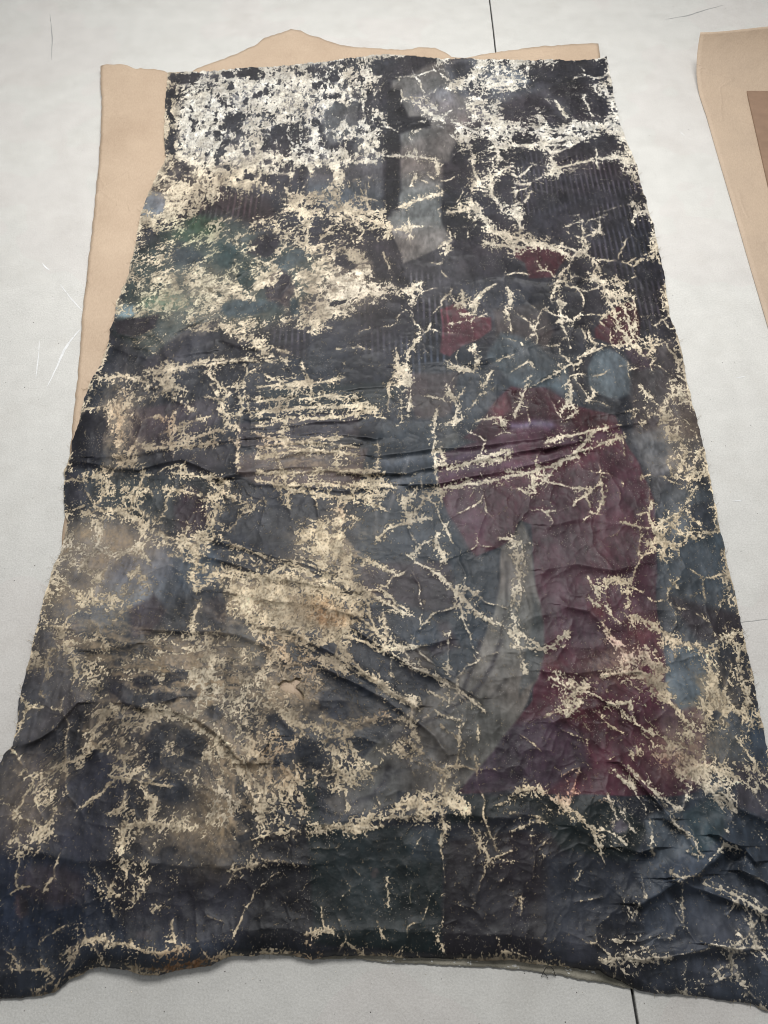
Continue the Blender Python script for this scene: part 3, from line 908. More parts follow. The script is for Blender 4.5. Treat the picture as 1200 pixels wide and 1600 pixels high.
# soft sandy scuffing, rubbed along the pull of the sheet:  rx ry amount | x y
DATA_SCUFF = """
75 42 .62 | 140 850
60 26 .45 | 215 845
60 50 .40 | 110 930
70 60 .40 | 170 1010
120 55 .62 | 300 1060
90 30 .55 | 430 1090
60 80 .62 | 360 1200
50 70 .55 | 340 1290
90 40 .60 | 420 950
60 50 .55 | 520 860
60 60 .40 | 60 1240
60 36 .40 | 250 1310
50 34 .40 | 560 1140
70 26 .40 | 470 720
34 70 .50 | 190 660
120 60 .35 | 330 470
60 40 .55 | 545 445
90 40 .40 | 350 240
40 40 .40 | 1110 1080
60 50 .40 | 1080 1170
50 30 .35 | 960 1040
40 60 .35 | 1065 690
50 40 .30 | 520 170
60 30 .35 | 240 290
"""
def build_paint():
    lin = lambda c: [(v/255.0) for v in c]
    col = np.zeros((RH, RW, 3), np.float32); col[:] = lin((50, 48, 56))
    for ln in DATA_COLOUR.strip().splitlines():
        h, p = ln.split('|'); h = h.split(); f = float(h[1]); c = np.array(lin([float(v) for v in h[2:5]]), np.float32)
        if h[0] == 'P':
            p = pts(p); b = box(p, f+12); m = poly_mask(MX[b], MY[b], p, f)
        else:
            x, y, rx, ry, a = nums(p); a = math.radians(a); r = max(rx, ry)
            b = box([(x, y)], r+f*2+14); dx = WX[b]-x; dy = WY[b]-y
            u = dx*math.cos(a)+dy*math.sin(a); v = -dx*math.sin(a)+dy*math.cos(a)
            d = (1-np.hypot(u/rx, v/ry))*min(rx, ry); m = sstep(-f, f, d)
        col[b] = col[b]*(1-m[..., None]) + c*m[..., None]
    for ln in DATA_BRUSH_HIGHLIGHT.strip().splitlines():
        v = nums(ln); w, c, s = v[0], np.array(lin(v[1:4]), np.float32), v[4]; p = list(zip(v[5::2], v[6::2]))
        b = box(p, w*3+12); m = (s*np.exp(-(line_d(MX[b], MY[b], p)/w)**2))[..., None]
        col[b] = col[b]*(1-m)+c*m
    # comb-drawn stripes in the wet paint (run down the canvas)
    st = np.zeros((RH, RW), np.float32)
    for p in ("560 480 700 470 700 590 640 590 640 555 565 550", "640 425 690 430 700 590 650 590",
              "905 300 1035 320 1046 500 1000 520 990 460 930 400", "430 520 480 515 482 560 430 556",
              "955 400 1040 400 1046 480 1010 520", "800 240 1000 240 1010 330 800 330",
              "290 300 420 290 400 350 300 345"):
        q = pts(p); b = box(q, 30); st[b] = np.maximum(st[b], poly_mask(MX[b], MY[b], q, 12))
    stripe = np.sin((FX + .012*fbm(FX*8, FY*7, 3, 71))*2*np.pi/.0165)
    col *= (1 + st*(.50*sstep(-.1, .9, stripe)-.12)*sstep(.25, .6, fbm(FX*14, FY*30, 3, 6))*1.4*(.5+.8*fbm(FX*9, FY*9, 2, 5)))[..., None]
    # mottling, bluish haze of dust and sheen put into the colour, rubbed lights
    n1 = fbm(FX*9, FY*7, 4, 81); n2 = fbm(FX*45, FY*38, 3, 91)
    sheen_dust = sstep(.45, .78, fbm(FX*6, FY*5, 4, 101))
    n3 = fbm(FX*170, FY*60, 2, 95); n4 = fbm(FX*20, FY*17, 4, 97)
    col *= (0.30 + .42*n1 + .34*n2 + .34*n3 + .42*n4)[..., None]
    bl = (sheen_dust*.20*(.4+n2))[..., None]
    col[:] = col*(1-bl) + np.array([.46, .49, .54], np.float32)*bl
    hue = (fbm(FX*5, FY*5, 3, 111)-.5)
    col[..., 0] *= 1+.22*hue; col[..., 2] *= 1-.10*hue; col[..., 1] *= 1-.02*hue
    lum = col.mean(-1, keepdims=True); col[:] = np.clip(lum + .68*(col-lum), 0, 1)**1.2*1.02
    # ---- loss density
    D = np.zeros((RH, RW), np.float32)
    CREASE = np.zeros((RH, RW), np.float32)
    # streaks follow the stress lines, so the fine wobble differs along and across the weave
    for ln in DATA_LOSS.replace('\u200b', '').strip().splitlines():
        h, p = ln.split('|'); h = h.split(); p = pts(p)
        if h[0] == 'P':
            s, f = float(h[1]), float(h[2]); b = box(p, f+16); m = s*poly_mask(WX[b], WY[b], p, f)
        else:
            w, s = float(h[1]), float(h[2]); b = box(p, w*2.6+16)
            if w < 9: s *= .78+.024*w
            f_ = .38 if w < 10.5 else 1.0; d = line_d(WX[b]*f_+MX[b]*(1-f_), WY[b]*f_+MY[b]*(1-f_), p); m = .95*s*np.exp(-(d/(w*.24+.35))**1.4) + (.19 if w < 9 else .33)*s*np.exp(-(d/(w*1.5))**2)
        if h[0] == 'S' and w < 13: CREASE[b] = np.maximum(CREASE[b], (.7+.09*w)*np.exp(-d/(2.6+.35*w)))
        D[b] = 1-(1-D[b])*(1-np.clip(m, 0, .985))
    I = np.zeros((RH, RW), np.float32)
    for ln in DATA_INTACT.strip().splitlines():
        h, p = ln.split('|'); h = h.split(); p = pts(p); w, s = float(h[1]), float(h[2])
        b = box(p, w*2+16); d = line_d(WX[b], WY[b], p)
        I[b] = np.maximum(I[b], s*sstep(w*1.25, w*.8, d))
    # broad losses are broken into clusters; intact plates of paint stay between them
    plate = voronoi_edge(FX*22+1.6*fbm(FX*30, FY*30, 2, 66), FY*19+1.6*fbm(FX*30, FY*30, 2, 67), 21)
    cl = fbm(FX*26, FY*24, 3, 68)
    D *= 1-.55*sstep(.48, .62, fbm(PX/9, PY/8, 2, 69))*sstep(.9, .5, D)
    D *= np.clip(.94 + 1.7*(cl-.42) - .50*sstep(.12, .45, plate)*sstep(.95, .55, D), .2, 1.35)
    # oval islands of paint that held on where the white priming shows
    zone = poly_mask(WX, WY, pts("262 108 590 100 600 240 560 300 440 300 262 300"), 14) + .7*poly_mask(WX, WY, pts("700 100 980 100 1000 330 800 400 720 330"), 14)
    for sx, sy, sd, r0 in ((24, 15, 23, .26), (44, 30, 27, .22)):
        gx = FX*sx+.5*fbm(FX*60, FY*60, 2, 72); gy = FY*sy+.5*fbm(FX*60, FY*60, 2, 73)
        xi = np.floor(gx).astype(np.int32); yi = np.floor(gy).astype(np.int32); best = np.zeros_like(D)
        for i in (-1, 0, 1):
            for j in (-1, 0, 1):
                a_ = xi+i; b_ = yi+j; k_ = ((a_*7919+sd*57) & 511)*512+((b_*6271+a_*331) & 511)
                dd = np.hypot(gx-a_-_TAB[k_], (gy-b_-_TAB[(k_*3+77) % 262144])); rr = r0*(.2+1.1*_TAB[(k_*5+9) % 262144])
                best = np.maximum(best, sstep(rr*1.2, rr*.75, dd)*(_TAB[(k_*7+5) % 262144] > .72))
        I = np.maximum(I, best*np.clip(zone, 0, 1)*.92)
    D = np.clip(D, 0, .97)*(1-.93*I)
    C = np.zeros((RH, RW), np.float32)
    for ln in DATA_CRACK.strip().splitlines():
        h, p = ln.split('|'); w, s = nums(h); p = pts(p); b = box(p, 40)
        brk = .35+1.1*fbm(PX[b]/18, PY[b]/18, 2, 121)
        d = line_d(WX[b]*.55+MX[b]*.45, WY[b]*.55+MY[b]*.45, p)
        m = s*np.exp(-(d/w)**2)*np.clip(brk, 0, 1) + .34*np.exp(-(d/(w*4.2))**2)*brk
        C[b] = np.maximum(C[b], m); CREASE[b] = np.maximum(CREASE[b], 1.1*np.exp(-d/3.4))
    # self-similar craze network, strongest round the traced losses
    X2 = FX + (fbm(FX*16, FY*16, 3, 131)-.5)*.05; Y2 = FY + (fbm(FX*16, FY*16, 3, 141)-.5)*.05
    e1, f1 = voronoi_edge(X2*11, Y2*9, 3, True); e2, f2 = voronoi_edge(X2*27+5, Y2*23, 9, True)
    def line_of(e, wpx):
        gy, gx = np.gradient(e); return np.exp(-(e/(np.hypot(gx, gy)*wpx+1e-5))**2)
    k1 = sstep(.40, .60, fbm(FX*7, FY*6, 3, 151)); k2 = sstep(.44, .66, fbm(FX*12, FY*11, 3, 161))
    b1 = fbm(FX*40, FY*36, 2, 163); Db = sstep(.02, .5, D)
    l1, l2 = line_of(e1, 1.2), line_of(e2, 1.1)
    net = .95*l1*k1*sstep(.30, .55, b1) + .85*l2*k2*(.35+.65*Db)*sstep(.36, .6, b1) + .30*np.exp(-(e1/.10)**2)*k1*b1*1.3 + .30*np.exp(-(e2/.2)**2)*k2*Db
    CREASE = np.maximum(CREASE, 1.0*np.exp(-(e1/.10))*(.3+.7*k1)); CREASE = np.maximum(CREASE, .45*np.exp(-(e2/.16))*(.3+.7*k2))
    D = 1-(1-D)*(1-np.clip(C, 0, .97))*(1-np.clip(net, 0, .93)*(1-I))
    D += .008 + .03*sstep(.5, .8, n1)
    # the sheet is worn along its rims
    eL = PX-np.interp(PY, [p[1] for p in LEFT], [p[0] for p in LEFT]); eR = np.interp(PY, [p[1] for p in RIGHT], [p[0] for p in RIGHT])-PX
    eT = PY-np.interp(PX, [p[0] for p in TOP], [p[1] for p in TOP]); eB = np.interp(PX, [p[0] for p in BOT], [p[1] for p in BOT])-PY
    rim = np.minimum(np.minimum(eL, eR), np.minimum(eT, eB)); rn_ = fbm(PX/26, PY/26, 3, 165)
    D = np.clip(D + .75*np.exp(-np.maximum(rim, 0)/2.2)*sstep(.3, .6, rn_) + .42*np.exp(-np.maximum(rim, 0)/10)*sstep(.46, .66, rn_), 0, .97)
    # ---- flake noise: fine, slightly drawn out along the weave
    w1 = (fbm(FX*90, FY*80, 3, 171)-.5)*.034; w2 = (fbm(FX*90, FY*80, 3, 175)-.5)*.034
    eA = voronoi_edge((FX+w1)*75, (FY+w2)*62, 31); eB = voronoi_edge((FX+w1*.7)*190, (FY+w2*.7)*150, 33)
    # pull direction of the streaks: a few neighbourhoods with their own angle
    st_n = np.zeros_like(D); wsum = np.full_like(D, .12)
    for i, (cx, cy, rx, ry, ang) in enumerate(((345, 230, 70, 90, -58), (300, 420, 140, 90, -28), (440, 340, 110, 50, -24), (460, 240, 90, 60, 90), (560, 180, 60, 90, 88),
            (880, 200, 120, 60, 4), (250, 660, 110, 70, 88), (470, 680, 120, 90, 0), (470, 920, 150, 70, 14), (620, 1040, 140, 70, 34), (250, 1020, 120, 60, 8), (150, 1160, 90, 60, -45), (430, 1220, 60, 90, 60), (1000, 1220, 90, 90, 55), (1100, 1060, 50, 90, 80), (960, 1110, 90, 60, 35))):
        wt = np.exp(-((PX-cx)/rx)**2-((PY-cy)/ry)**2); b_ = box([(cx, cy)], max(rx, ry)*2.2); a_ = math.radians(-ang)
        x_ = FX[b_]+w1[b_]*.5; y_ = FY[b_]+w2[b_]*.5; u_ = x_*math.cos(a_)+y_*math.sin(a_); v_ = -x_*math.sin(a_)+y_*math.cos(a_)
        st_n[b_] += wt[b_]*(.6*vnoise(u_*28, v_*230, 600+i)+.4*vnoise(u_*70, v_*480, 630+i)); wsum[b_] += wt[b_]
    st_n = (st_n+.06)/wsum
    N = 1.25*(st_n-.5) + .26*np.minimum(eA*1.6, 1) + .30*np.minimum(eB*1.5, 1) + .60*fbm(FX*300, FY*230, 2, 181, .7) + .45*vnoise(FX*620, FY*470, 183) + .16*fbm(FX*110, FY*90, 3, 191) + .12*vnoise(FX*560, FY*160, 7) + .50*vnoise(FX*520, FY*430, 8)
    N = equalize(N)
    margin = D*(.43+.46*D) - N - .02
    # hair-fine filaments where the skin has opened along crossing creases, and their dark counterparts
    def contour(g, wpx):
        gy, gx = np.gradient(g); return np.exp(-((g-.5)/(np.hypot(gx, gy)*wpx+1e-5))**2)
    near = D.copy()
    for _ in range(2):                                  # how much loss there is round about
        for ax in (0, 1):
            c_ = np.cumsum(np.pad(near, [(9, 8) if k == ax else (0, 0) for k in (0, 1)], mode='edge'), axis=ax)
            near = (np.take(c_, range(17, c_.shape[ax]), axis=ax)-np.take(c_, range(0, c_.shape[ax]-17), axis=ax))/17
            near = np.pad(near, [(0, D.shape[k]-near.shape[k]) if k == ax else (0, 0) for k in (0, 1)], mode='edge')
    zn = sstep(.07, .42, near); zd = sstep(.55, .85, near)
    brk = fbm(FX*55, FY*50, 2, 701)
    fx_, fy_ = FX+w1*.5, FY+w2*.5
    fil = np.zeros_like(D)
    for sc_, wp, am, sd in ((34, 1.0, .9, 711), (70, .95, .85, 721), (120, .9, .75, 731)):
        g_ = fbm(fx_*sc_, fy_*sc_*.8, 2, sd); fil = np.maximum(fil, am*contour(g_/max(g_.mean(), .01)*.5, wp)*sstep(.40, .62, fbm(FX*sc_*1.3, FY*sc_*1.3, 1, sd+3)))
    eq = equalize(st_n); fil = np.maximum(fil, .8*contour(eq, 1.0)*sstep(.35, .6, brk)); fil = np.maximum(fil, .8*contour(eq+.25, 1.0)*sstep(.4, .65, brk))
    tl = poly_mask(WX, WY, pts("262 108 590 100 605 250 560 320 262 320"), 20); fs_ = .5*sstep(.35, .65, vnoise(FX*150+FY*14, FY*26-FX*30, 751))+.5*eq
    margin = margin + tl*.85*(fs_-.56)
    margin = margin + 1.08*fil*zn*(1-.8*I)*(1-.35*zd) - .55*contour(fbm(fx_*55, fy_*44, 2, 741)+.02, .9)*zd
    # ---- colour of what shows where the paint is gone
    wht = sstep(330, 200, PY + 60*(fbm(FX*6, FY*6, 3, 211)-.5)) * sstep(250, 300, PX)
    wht = np.maximum(wht*.95, sstep(430, 330, PY)*sstep(680, 760, PX)*.65)
    wht = np.maximum(wht, .22*sstep(820, 560, PY)); wht = np.maximum(wht, .42*sstep(560, 660, PX)*sstep(1000, 850, PX+.12*(PY-800))*sstep(1180, 1050, PY))
    wht = np.maximum(wht, .45*sstep(900, 1000, PX)*sstep(1180, 1260, PY))
    tan = np.array([.86, .785, .665], np.float32); white = np.array([.90, .885, .85], np.float32)
    w3 = np.clip(wht*(.62+.8*fbm(FX*14, FY*12, 3, 221)), 0, 1)[..., None]
    base = tan*(1-w3) + white*w3
    for ln in DATA_TINT.strip().splitlines():
        h, p = ln.split('|'); rx, ry, r, g, bb, a = nums(h); (x, y), = pts(p)
        b = box([(x, y)], max(rx, ry)*2+20)
        m = (a*np.exp(-((WX[b]-x)/rx)**2-((WY[b]-y)/ry)**2)*(.6+.8*fbm(PX[b]/12, PY[b]/12, 2, 231)))[..., None]
        m = np.clip(m, 0, 1); base[b] = base[b]*(1-m)+np.array(lin((r, g, bb)), np.float32)*m
    v = .62 + .72*fbm(FX*60, FY*50, 3, 241) + .12*(vnoise(FX*500, FY*330, 251)-.5)
    base *= v[..., None]
    # hair-line cracks are paler; whitened filaments also put ridge highlights into the colour
    fm = (np.clip(fil, 0, 1)*.5 + .35*np.clip(C, 0, 1)*sstep(500, 1100, PX+PY*.2))[..., None]; fm = np.clip(fm, 0, .8)
    base = base*(1-fm) + np.array([.93, .89, .80], np.float32)*fm
    spk = sstep(.56, .74, vnoise(FX*420, FY*330, 257))[..., None]*.24; base *= 1-spk
    dirt_shade = sstep(.46, .75, fbm(FX*13, FY*11, 5, 261))[..., None]*(.45-.25*w3)  # random brown dirt, also standing in for brownish shadows on the bare canvas
    base = base*(1-dirt_shade) + np.array([.42, .38, .33], np.float32)*dirt_shade
    # rubbed zones between the flakes: paint ground down to a dirty taupe skin
    lowl = np.exp(-((PX-250)/260)**2-((PY-1090)/230)**2)
    rub = np.clip(sstep(.22, .75, D)*sstep(.25, .7, fbm(FX*18, FY*16, 4, 281)) + .55*lowl*sstep(.42, .62, .6*fbm(FX*9, FY*14, 4, 285)+.4*st_n)*sstep(.1, .3, near), 0, 1)*(1-I)
    rub = (rub*(.15+1.0*fbm(FX*190, FY*150, 2, 283)))[..., None]*.85
    taupe = np.array([.70, .61, .49], np.float32)*(1-w3) + np.array([.66, .66, .68], np.float32)*w3
    col = col*(1-rub) + taupe*rub
    for ln in DATA_SCUFF.strip().splitlines():
        h, p = ln.split('|'); rx, ry, a_ = nums(h); (x, y), = pts(p); b = box([(x, y)], max(rx, ry)*2+20)
        m = np.exp(-((WX[b]-x)/rx)**2-((WY[b]-y)/ry)**2)*a_*1.4*(1-.85*I[b])*(.25+1.0*sstep(.36, .66, .75*st_n[b]+.25*fbm(FX[b]*26, FY[b]*24, 4, 287)))*(.45+.9*fbm(FX[b]*240, FY[b]*180, 2, 289))
        m = np.clip(m, 0, .85)[..., None]; col[b] = col[b]*(1-m)+taupe[b]*.98*m
    # greyed half-loss: paint skin thinned around losses
    thin = (.20*sstep(.08, .7, D)*(.3+fbm(FX*70, FY*60, 2, 271)))[..., None]
    col = col*(1-thin) + base*thin
    return np.clip(col, 0, 1), np.clip(base, 0, 1), margin.astype(np.float32), CREASE, f1, f2
TOP = pts("262 113 300 112 330 111 360 108 400 105 440 103 480 99 510 95 545 91 580 86 612 85 650 87 690 92 720 91 750 92 790 93 830 94 860 93 905 95 930 92 948 88")
RIGHT = pts("948 88 953 118 958 145 966 175 973 205 982 225 990 245 1000 280 1005 300 1012 325 1022 355 1030 390 1038 430 1042 465 1047 495 1056 520 1064 545 1072 590 1076 605 1087 650 1100 700 1108 740 1115 775 1124 820 1133 860 1142 900 1150 935 1159 975 1166 1010 1176 1055 1187 1110 1197 1160 1212 1230 1240 1350 1262 1460 1285 1604")
LEFT = pts("262 113 260 150 257 175 257 215 259 243 256 255 248 268 238 290 232 300 222 330 218 345 212 380 205 410 197 440 190 452 183 470 178 500 171 515 170 530 165 550 158 568 148 585 140 600 130 627 122 665 113 690 107 720 101 735 100 760 101 790 104 815 102 840 93 865 80 895 78 903 68 935 62 960 53 1000 43 1040 30 1095 23 1150 20 1165 8 1175 0 1190 -20 1230 -40 1300 -60 1400 -70 1500 -70 1568")
BOT = pts("-70 1568 -30 1564 0 1562 30 1560 60 1556 85 1551 97 1540 110 1530 130 1523 140 1515 155 1511 175 1513 200 1517 225 1524 250 1524 275 1518 300 1513 330 1509 350 1498 365 1494 400 1493 440 1490 470 1495 488 1500 505 1496 530 1493 560 1493 600 1495 650 1497 700 1498 750 1500 800 1501 850 1508 900 1512 935 1517 960 1530 985 1542 1000 1548 1025 1552 1060 1554 1100 1557 1140 1565 1170 1568 1200 1580 1285 1604")
# ---------------------------------------------------------------- helpers
def srgb(r, g, b, k=1.0):
    f = lambda v: ((v/255.0)/12.92 if v/255.0 <= .04045 else (((v/255.0)+.055)/1.055)**2.4)*k
    return (f(r), f(g), f(b), 1)
def lin_arr(a): return np.where(a <= .04045, a/12.92, ((a+.055)/1.055)**2.4)
def thing(o, label, cat, group=None):
    o['label'] = label; o['category'] = cat
    if group: o['group'] = group
    return o
def empty(name, loc=(0, 0, 0)):
    o = bpy.data.objects.new(name, None); o.location = loc; o.empty_display_size = .05; COL.objects.link(o); return o
def link(name, me, mat, parent=None):
    o = bpy.data.objects.new(name, me); COL.objects.link(o)
    if mat: me.materials.append(mat)
    if parent: o.parent = parent
    return o
def smooth(me): me.polygons.foreach_set('use_smooth', np.ones(len(me.polygons), bool))
def np_mesh(name, V, Q):
    me = bpy.data.meshes.new(name)
    me.vertices.add(len(V)); me.vertices.foreach_set('co', V.astype(np.float32).ravel())
    n = len(Q); me.loops.add(n*4); me.loops.foreach_set('vertex_index', Q.astype(np.int32).ravel())
    me.polygons.add(n); me.polygons.foreach_set('loop_start', np.arange(0, n*4, 4, dtype=np.int32))
    me.polygons.foreach_set('loop_total', np.full(n, 4, np.int32))
    me.update(calc_edges=True); smooth(me); return me
def grid_quads(R, C):
    i = np.arange(R*C).reshape(R, C)
    return np.stack([i[1:, :-1], i[1:, 1:], i[:-1, 1:], i[:-1, :-1]], -1).reshape(-1, 4)
class NT:
    def __init__(s, name):
        s.m = bpy.data.materials.new(name); s.m.use_nodes = True; s.t = s.m.node_tree; s.n = s.t.nodes; s.b = s.n['Principled BSDF']
    def add(s, typ, **kw):
        n = s.n.new(typ)
        for k, v in kw.items():
            if k in n.inputs.keys(): n.inputs[k].default_value = v
            else: setattr(n, k, v)
        return n
    def l(s, a, b): s.t.links.new(a, b)
    def coords(s, scale=(1, 1, 1)):
        g = s.add('ShaderNodeNewGeometry'); m = s.add('ShaderNodeMapping'); m.inputs['Scale'].default_value = scale
        s.l(g.outputs['Position'], m.inputs['Vector']); return m.outputs[0]
    def noise(s, scale, detail=4, rough=.55, vec=None):
        n = s.add('ShaderNodeTexNoise', Scale=scale, Detail=detail, Roughness=rough)
        if vec is not None: s.l(vec, n.inputs['Vector'])
        return n.outputs['Fac']
    def ramp(s, fac, stops, interp='LINEAR'):
        r = s.add('ShaderNodeValToRGB'); r.color_ramp.interpolation = interp
        e = r.color_ramp.elements
        while len(e) < len(stops): e.new(.5)
        for q, (p, c) in zip(e, stops): q.position = p; q.color = c if len(c) == 4 else (*c, 1)
        s.l(fac, r.inputs[0]); return r.outputs[0]
    def mix(s, fac, a, b, mode='MIX'):
        n = s.add('ShaderNodeMix'); n.data_type = 'RGBA'; n.blend_type = mode
        for v, i in ((fac, 0), (a, 6), (b, 7)):
            if hasattr(v, 'is_linked'): s.l(v, n.inputs[i])
            else: n.inputs[i].default_value = v
        return n.outputs[2]
    def math(s, op, a, b=0.0, c=None):
        n = s.add('ShaderNodeMath'); n.operation = op
        for v, i in ((a, 0), (b, 1)) + (((c, 2),) if c is not None else ()):
            if hasattr(v, 'is_linked'): s.l(v, n.inputs[i])
            else: n.inputs[i].default_value = v
        return n.outputs[0]
    def bump(s, h, dist, strength=1.0, prev=None):
        n = s.add('ShaderNodeBump', Distance=dist, Strength=strength); s.l(h, n.inputs['Height'])
        if prev is not None: s.l(prev, n.inputs['Normal'])
        return n.outputs[0]

# ---------------------------------------------------------------- materials
KAL = 1.0/1.22      # what a surface shows in the light here -> its own colour
def mat_floor():
    t = NT('pale_concrete'); v = t.coords()
    big = t.noise(1.6, 4, .6, v); mid = t.noise(14, 6, .65, v); fine = t.noise(260, 4, .7, v)
    c = t.ramp(big, [(.3, srgb(213, 210, 202, KAL)), (.7, srgb(226, 222, 213, KAL))])
    c = t.mix(.34, c, t.ramp(mid, [(.3, srgb(180, 180, 176, KAL)), (.72, srgb(232, 231, 226, KAL))]))
    c = t.mix(.34, c, t.ramp(fine, [(.28, srgb(150, 150, 147, KAL)), (.7, srgb(238, 237, 233, KAL))]))
    pv = t.add('ShaderNodeTexVoronoi', Scale=42.0); t.l(v, pv.inputs['Vector'])
    pit = t.math('LESS_THAN', pv.outputs['Distance'], .045)
    pv3 = t.noise(9, 2, .5, v); pit = t.math('MULTIPLY', pit, t.math('GREATER_THAN', pv3, .5))
    c = t.mix(t.math('MULTIPLY', pit, .5), c, srgb(105, 103, 100, KAL))
    # directional trowel streaks and faint scuffs
    sv = t.coords((6, 60, 1)); sc = t.noise(2.2, 5, .7, sv)
    c = t.mix(t.math('MULTIPLY', t.math('GREATER_THAN', sc, .66), .22), c, srgb(240, 240, 238, KAL))
    smu = t.noise(5.5, 6, .72, v); c = t.mix(t.math('MULTIPLY', t.math('SUBTRACT', smu, .5), .8), c, srgb(168, 160, 148, KAL))
    st = t.noise(1.3, 3, .6, v); c = t.mix(t.math('MULTIPLY', t.math('GREATER_THAN', st, .56), .06), c, srgb(205, 170, 172, KAL))
    t.l(c, t.b.inputs['Base Color']); t.b.inputs['Roughness'].default_value = .62
    t.l(t.bump(mid, .003, .5, t.bump(fine, .0009, .55)), t.b.inputs['Normal']); return t.m
def mat_kraft(name, a, b):
    t = NT(name); v = t.coords()
    big = t.noise(4, 4, .6, v); fib = t.noise(300, 5, .7, t.coords((1, .35, 1))); mid = t.noise(26, 4, .6, v)
    c = t.ramp(big, [(.25, a), (.75, b)]); c = t.mix(.15, c, t.ramp(fib, [(.3, srgb(120, 92, 66, KAL)), (.7, srgb(232, 208, 176, KAL))]))
    t.l(c, t.b.inputs['Base Color']); t.b.inputs['Roughness'].default_value = .7
    cr = t.add('ShaderNodeTexVoronoi', Scale=5.5); cr.feature = 'DISTANCE_TO_EDGE'
    wv = t.mix(.12, v, t.add('ShaderNodeTexNoise', Scale=6.0).outputs['Color']); t.l(wv, cr.inputs['Vector'])
    cl = t.add('ShaderNodeMapRange'); cl.inputs['From Max'].default_value = .035; t.l(cr.outputs['Distance'], cl.inputs['Value'])
    cm = t.math('MULTIPLY', t.math('SUBTRACT', 1.0, cl.outputs[0]), t.math('GREATER_THAN', t.noise(3.1, 2, .5, v), .53))
    t.l(t.bump(cm, .0016, .5, t.bump(mid, .0045, .55, t.bump(fib, .0005, .6))), t.b.inputs['Normal']); return t.m
def mat_canvas():
    t = NT('flaked_paint_on_canvas')
    A = t.add('ShaderNodeAttribute', attribute_name='paint').outputs['Color']
    B = t.add('ShaderNodeAttribute', attribute_name='bare').outputs['Color']
    M = t.add('ShaderNodeAttribute', attribute_name='margin').outputs['Fac']
    v = t.coords()
    fl = t.noise(1150, 2, .6, t.coords((1, .8, 1))); fl2 = t.noise(430, 3, .7, v)
    m2 = t.math('ADD', M, t.math('ADD', t.math('MULTIPLY', t.math('SUBTRACT', fl, .5), .80), t.math('MULTIPLY', t.math('SUBTRACT', fl2, .5), .25)))
    mr = t.add('ShaderNodeMapRange'); mr.interpolation_type = 'SMOOTHSTEP'
    mr.inputs['From Min'].default_value = -.13; mr.inputs['From Max'].default_value = .13; t.l(m2, mr.inputs['Value'])
    F = mr.outputs[0]
    fine = t.noise(900, 3, .6, v); c = t.mix(F, A, B)
    c = t.mix(.30, c, t.ramp(fine, [(.3, (.55, .55, .55, 1)), (.7, (1, 1, 1, 1))]), 'MULTIPLY')
    # stray specks of dust and flaked priming
    dv = t.add('ShaderNodeTexVoronoi', Scale=230.0); t.l(v, dv.inputs['Vector'])
    sp = t.math('LESS_THAN', dv.outputs['Distance'], .17); sp = t.math('MULTIPLY', sp, t.math('GREATER_THAN', t.noise(13, 3, .6, v), .57))
    c = t.mix(t.math('MULTIPLY', sp, .45), c, srgb(190, 182, 172, KAL))
    t.l(c, t.b.inputs['Base Color'])
    rn = t.noise(30, 4, .6, v)
    r = t.math('MULTIPLY_ADD', rn, .34, .28); rr = t.add('ShaderNodeMix'); t.l(F, rr.inputs[0]); t.l(r, rr.inputs[2]); rr.inputs[3].default_value = .9
    t.l(rr.outputs[0], t.b.inputs['Roughness'])
    sl = t.add('ShaderNodeMix'); t.l(F, sl.inputs[0]); sl.inputs[2].default_value = .22; sl.inputs[3].default_value = .12
    t.l(sl.outputs[0], t.b.inputs['Specular IOR Level'])
    h = t.math('SUBTRACT', t.math('MULTIPLY', fine, .35), F)
    puck = t.noise(70, 4, .6, v)
    t.l(t.bump(h, .0009, .9, t.bump(puck, .0022, .4)), t.b.inputs['Normal']); return t.m
def mat_plain(name, c, rough=.6, var=.2, sc=60, bump=.0005):
    t = NT(name); v = t.coords(); n = t.noise(sc, 5, .65, v)
    k = [max(0, x*(1-var)) for x in c[:3]]; q = [min(1, x*(1+var)) for x in c[:3]]
    t.l(t.ramp(n, [(.3, (*k, 1)), (.7, (*q, 1))]), t.b.inputs['Base Color'])
    t.b.inputs['Roughness'].default_value = rough; t.l(t.bump(n, bump, .6), t.b.inputs['Normal']); return t.m
M_floor = mat_floor()
M_kraft = mat_kraft('kraft_paper', srgb(182, 158, 134, KAL), srgb(206, 183, 158, KAL))
M_kraft2 = mat_kraft('brown_packing_paper', srgb(180, 160, 140, KAL), srgb(200, 178, 154, KAL))
M_canvas = mat_canvas()
M_dark = mat_plain('joint_filler', (.03, .03, .03), .9)
M_board = mat_plain('brown_hardboard', srgb(146, 119, 98, KAL)[:3], .55, .12, 20)
M_thread = mat_plain('linen_thread', srgb(150, 132, 100, KAL)[:3], .8)
M_black = mat_plain('dark_thread', (.015, .014, .014), .7)
M_scratch = mat_plain('chalky_scratch', (.67, .67, .66), .8, .12)
M_crackf = mat_plain('hairline_gap', (.30, .30, .29), .9)
M_speck = mat_plain('grit', (.16, .15, .14), .9, .5, 300)
M_flake = mat_plain('paint_flake', (.62, .58, .50), .8, .3, 300)

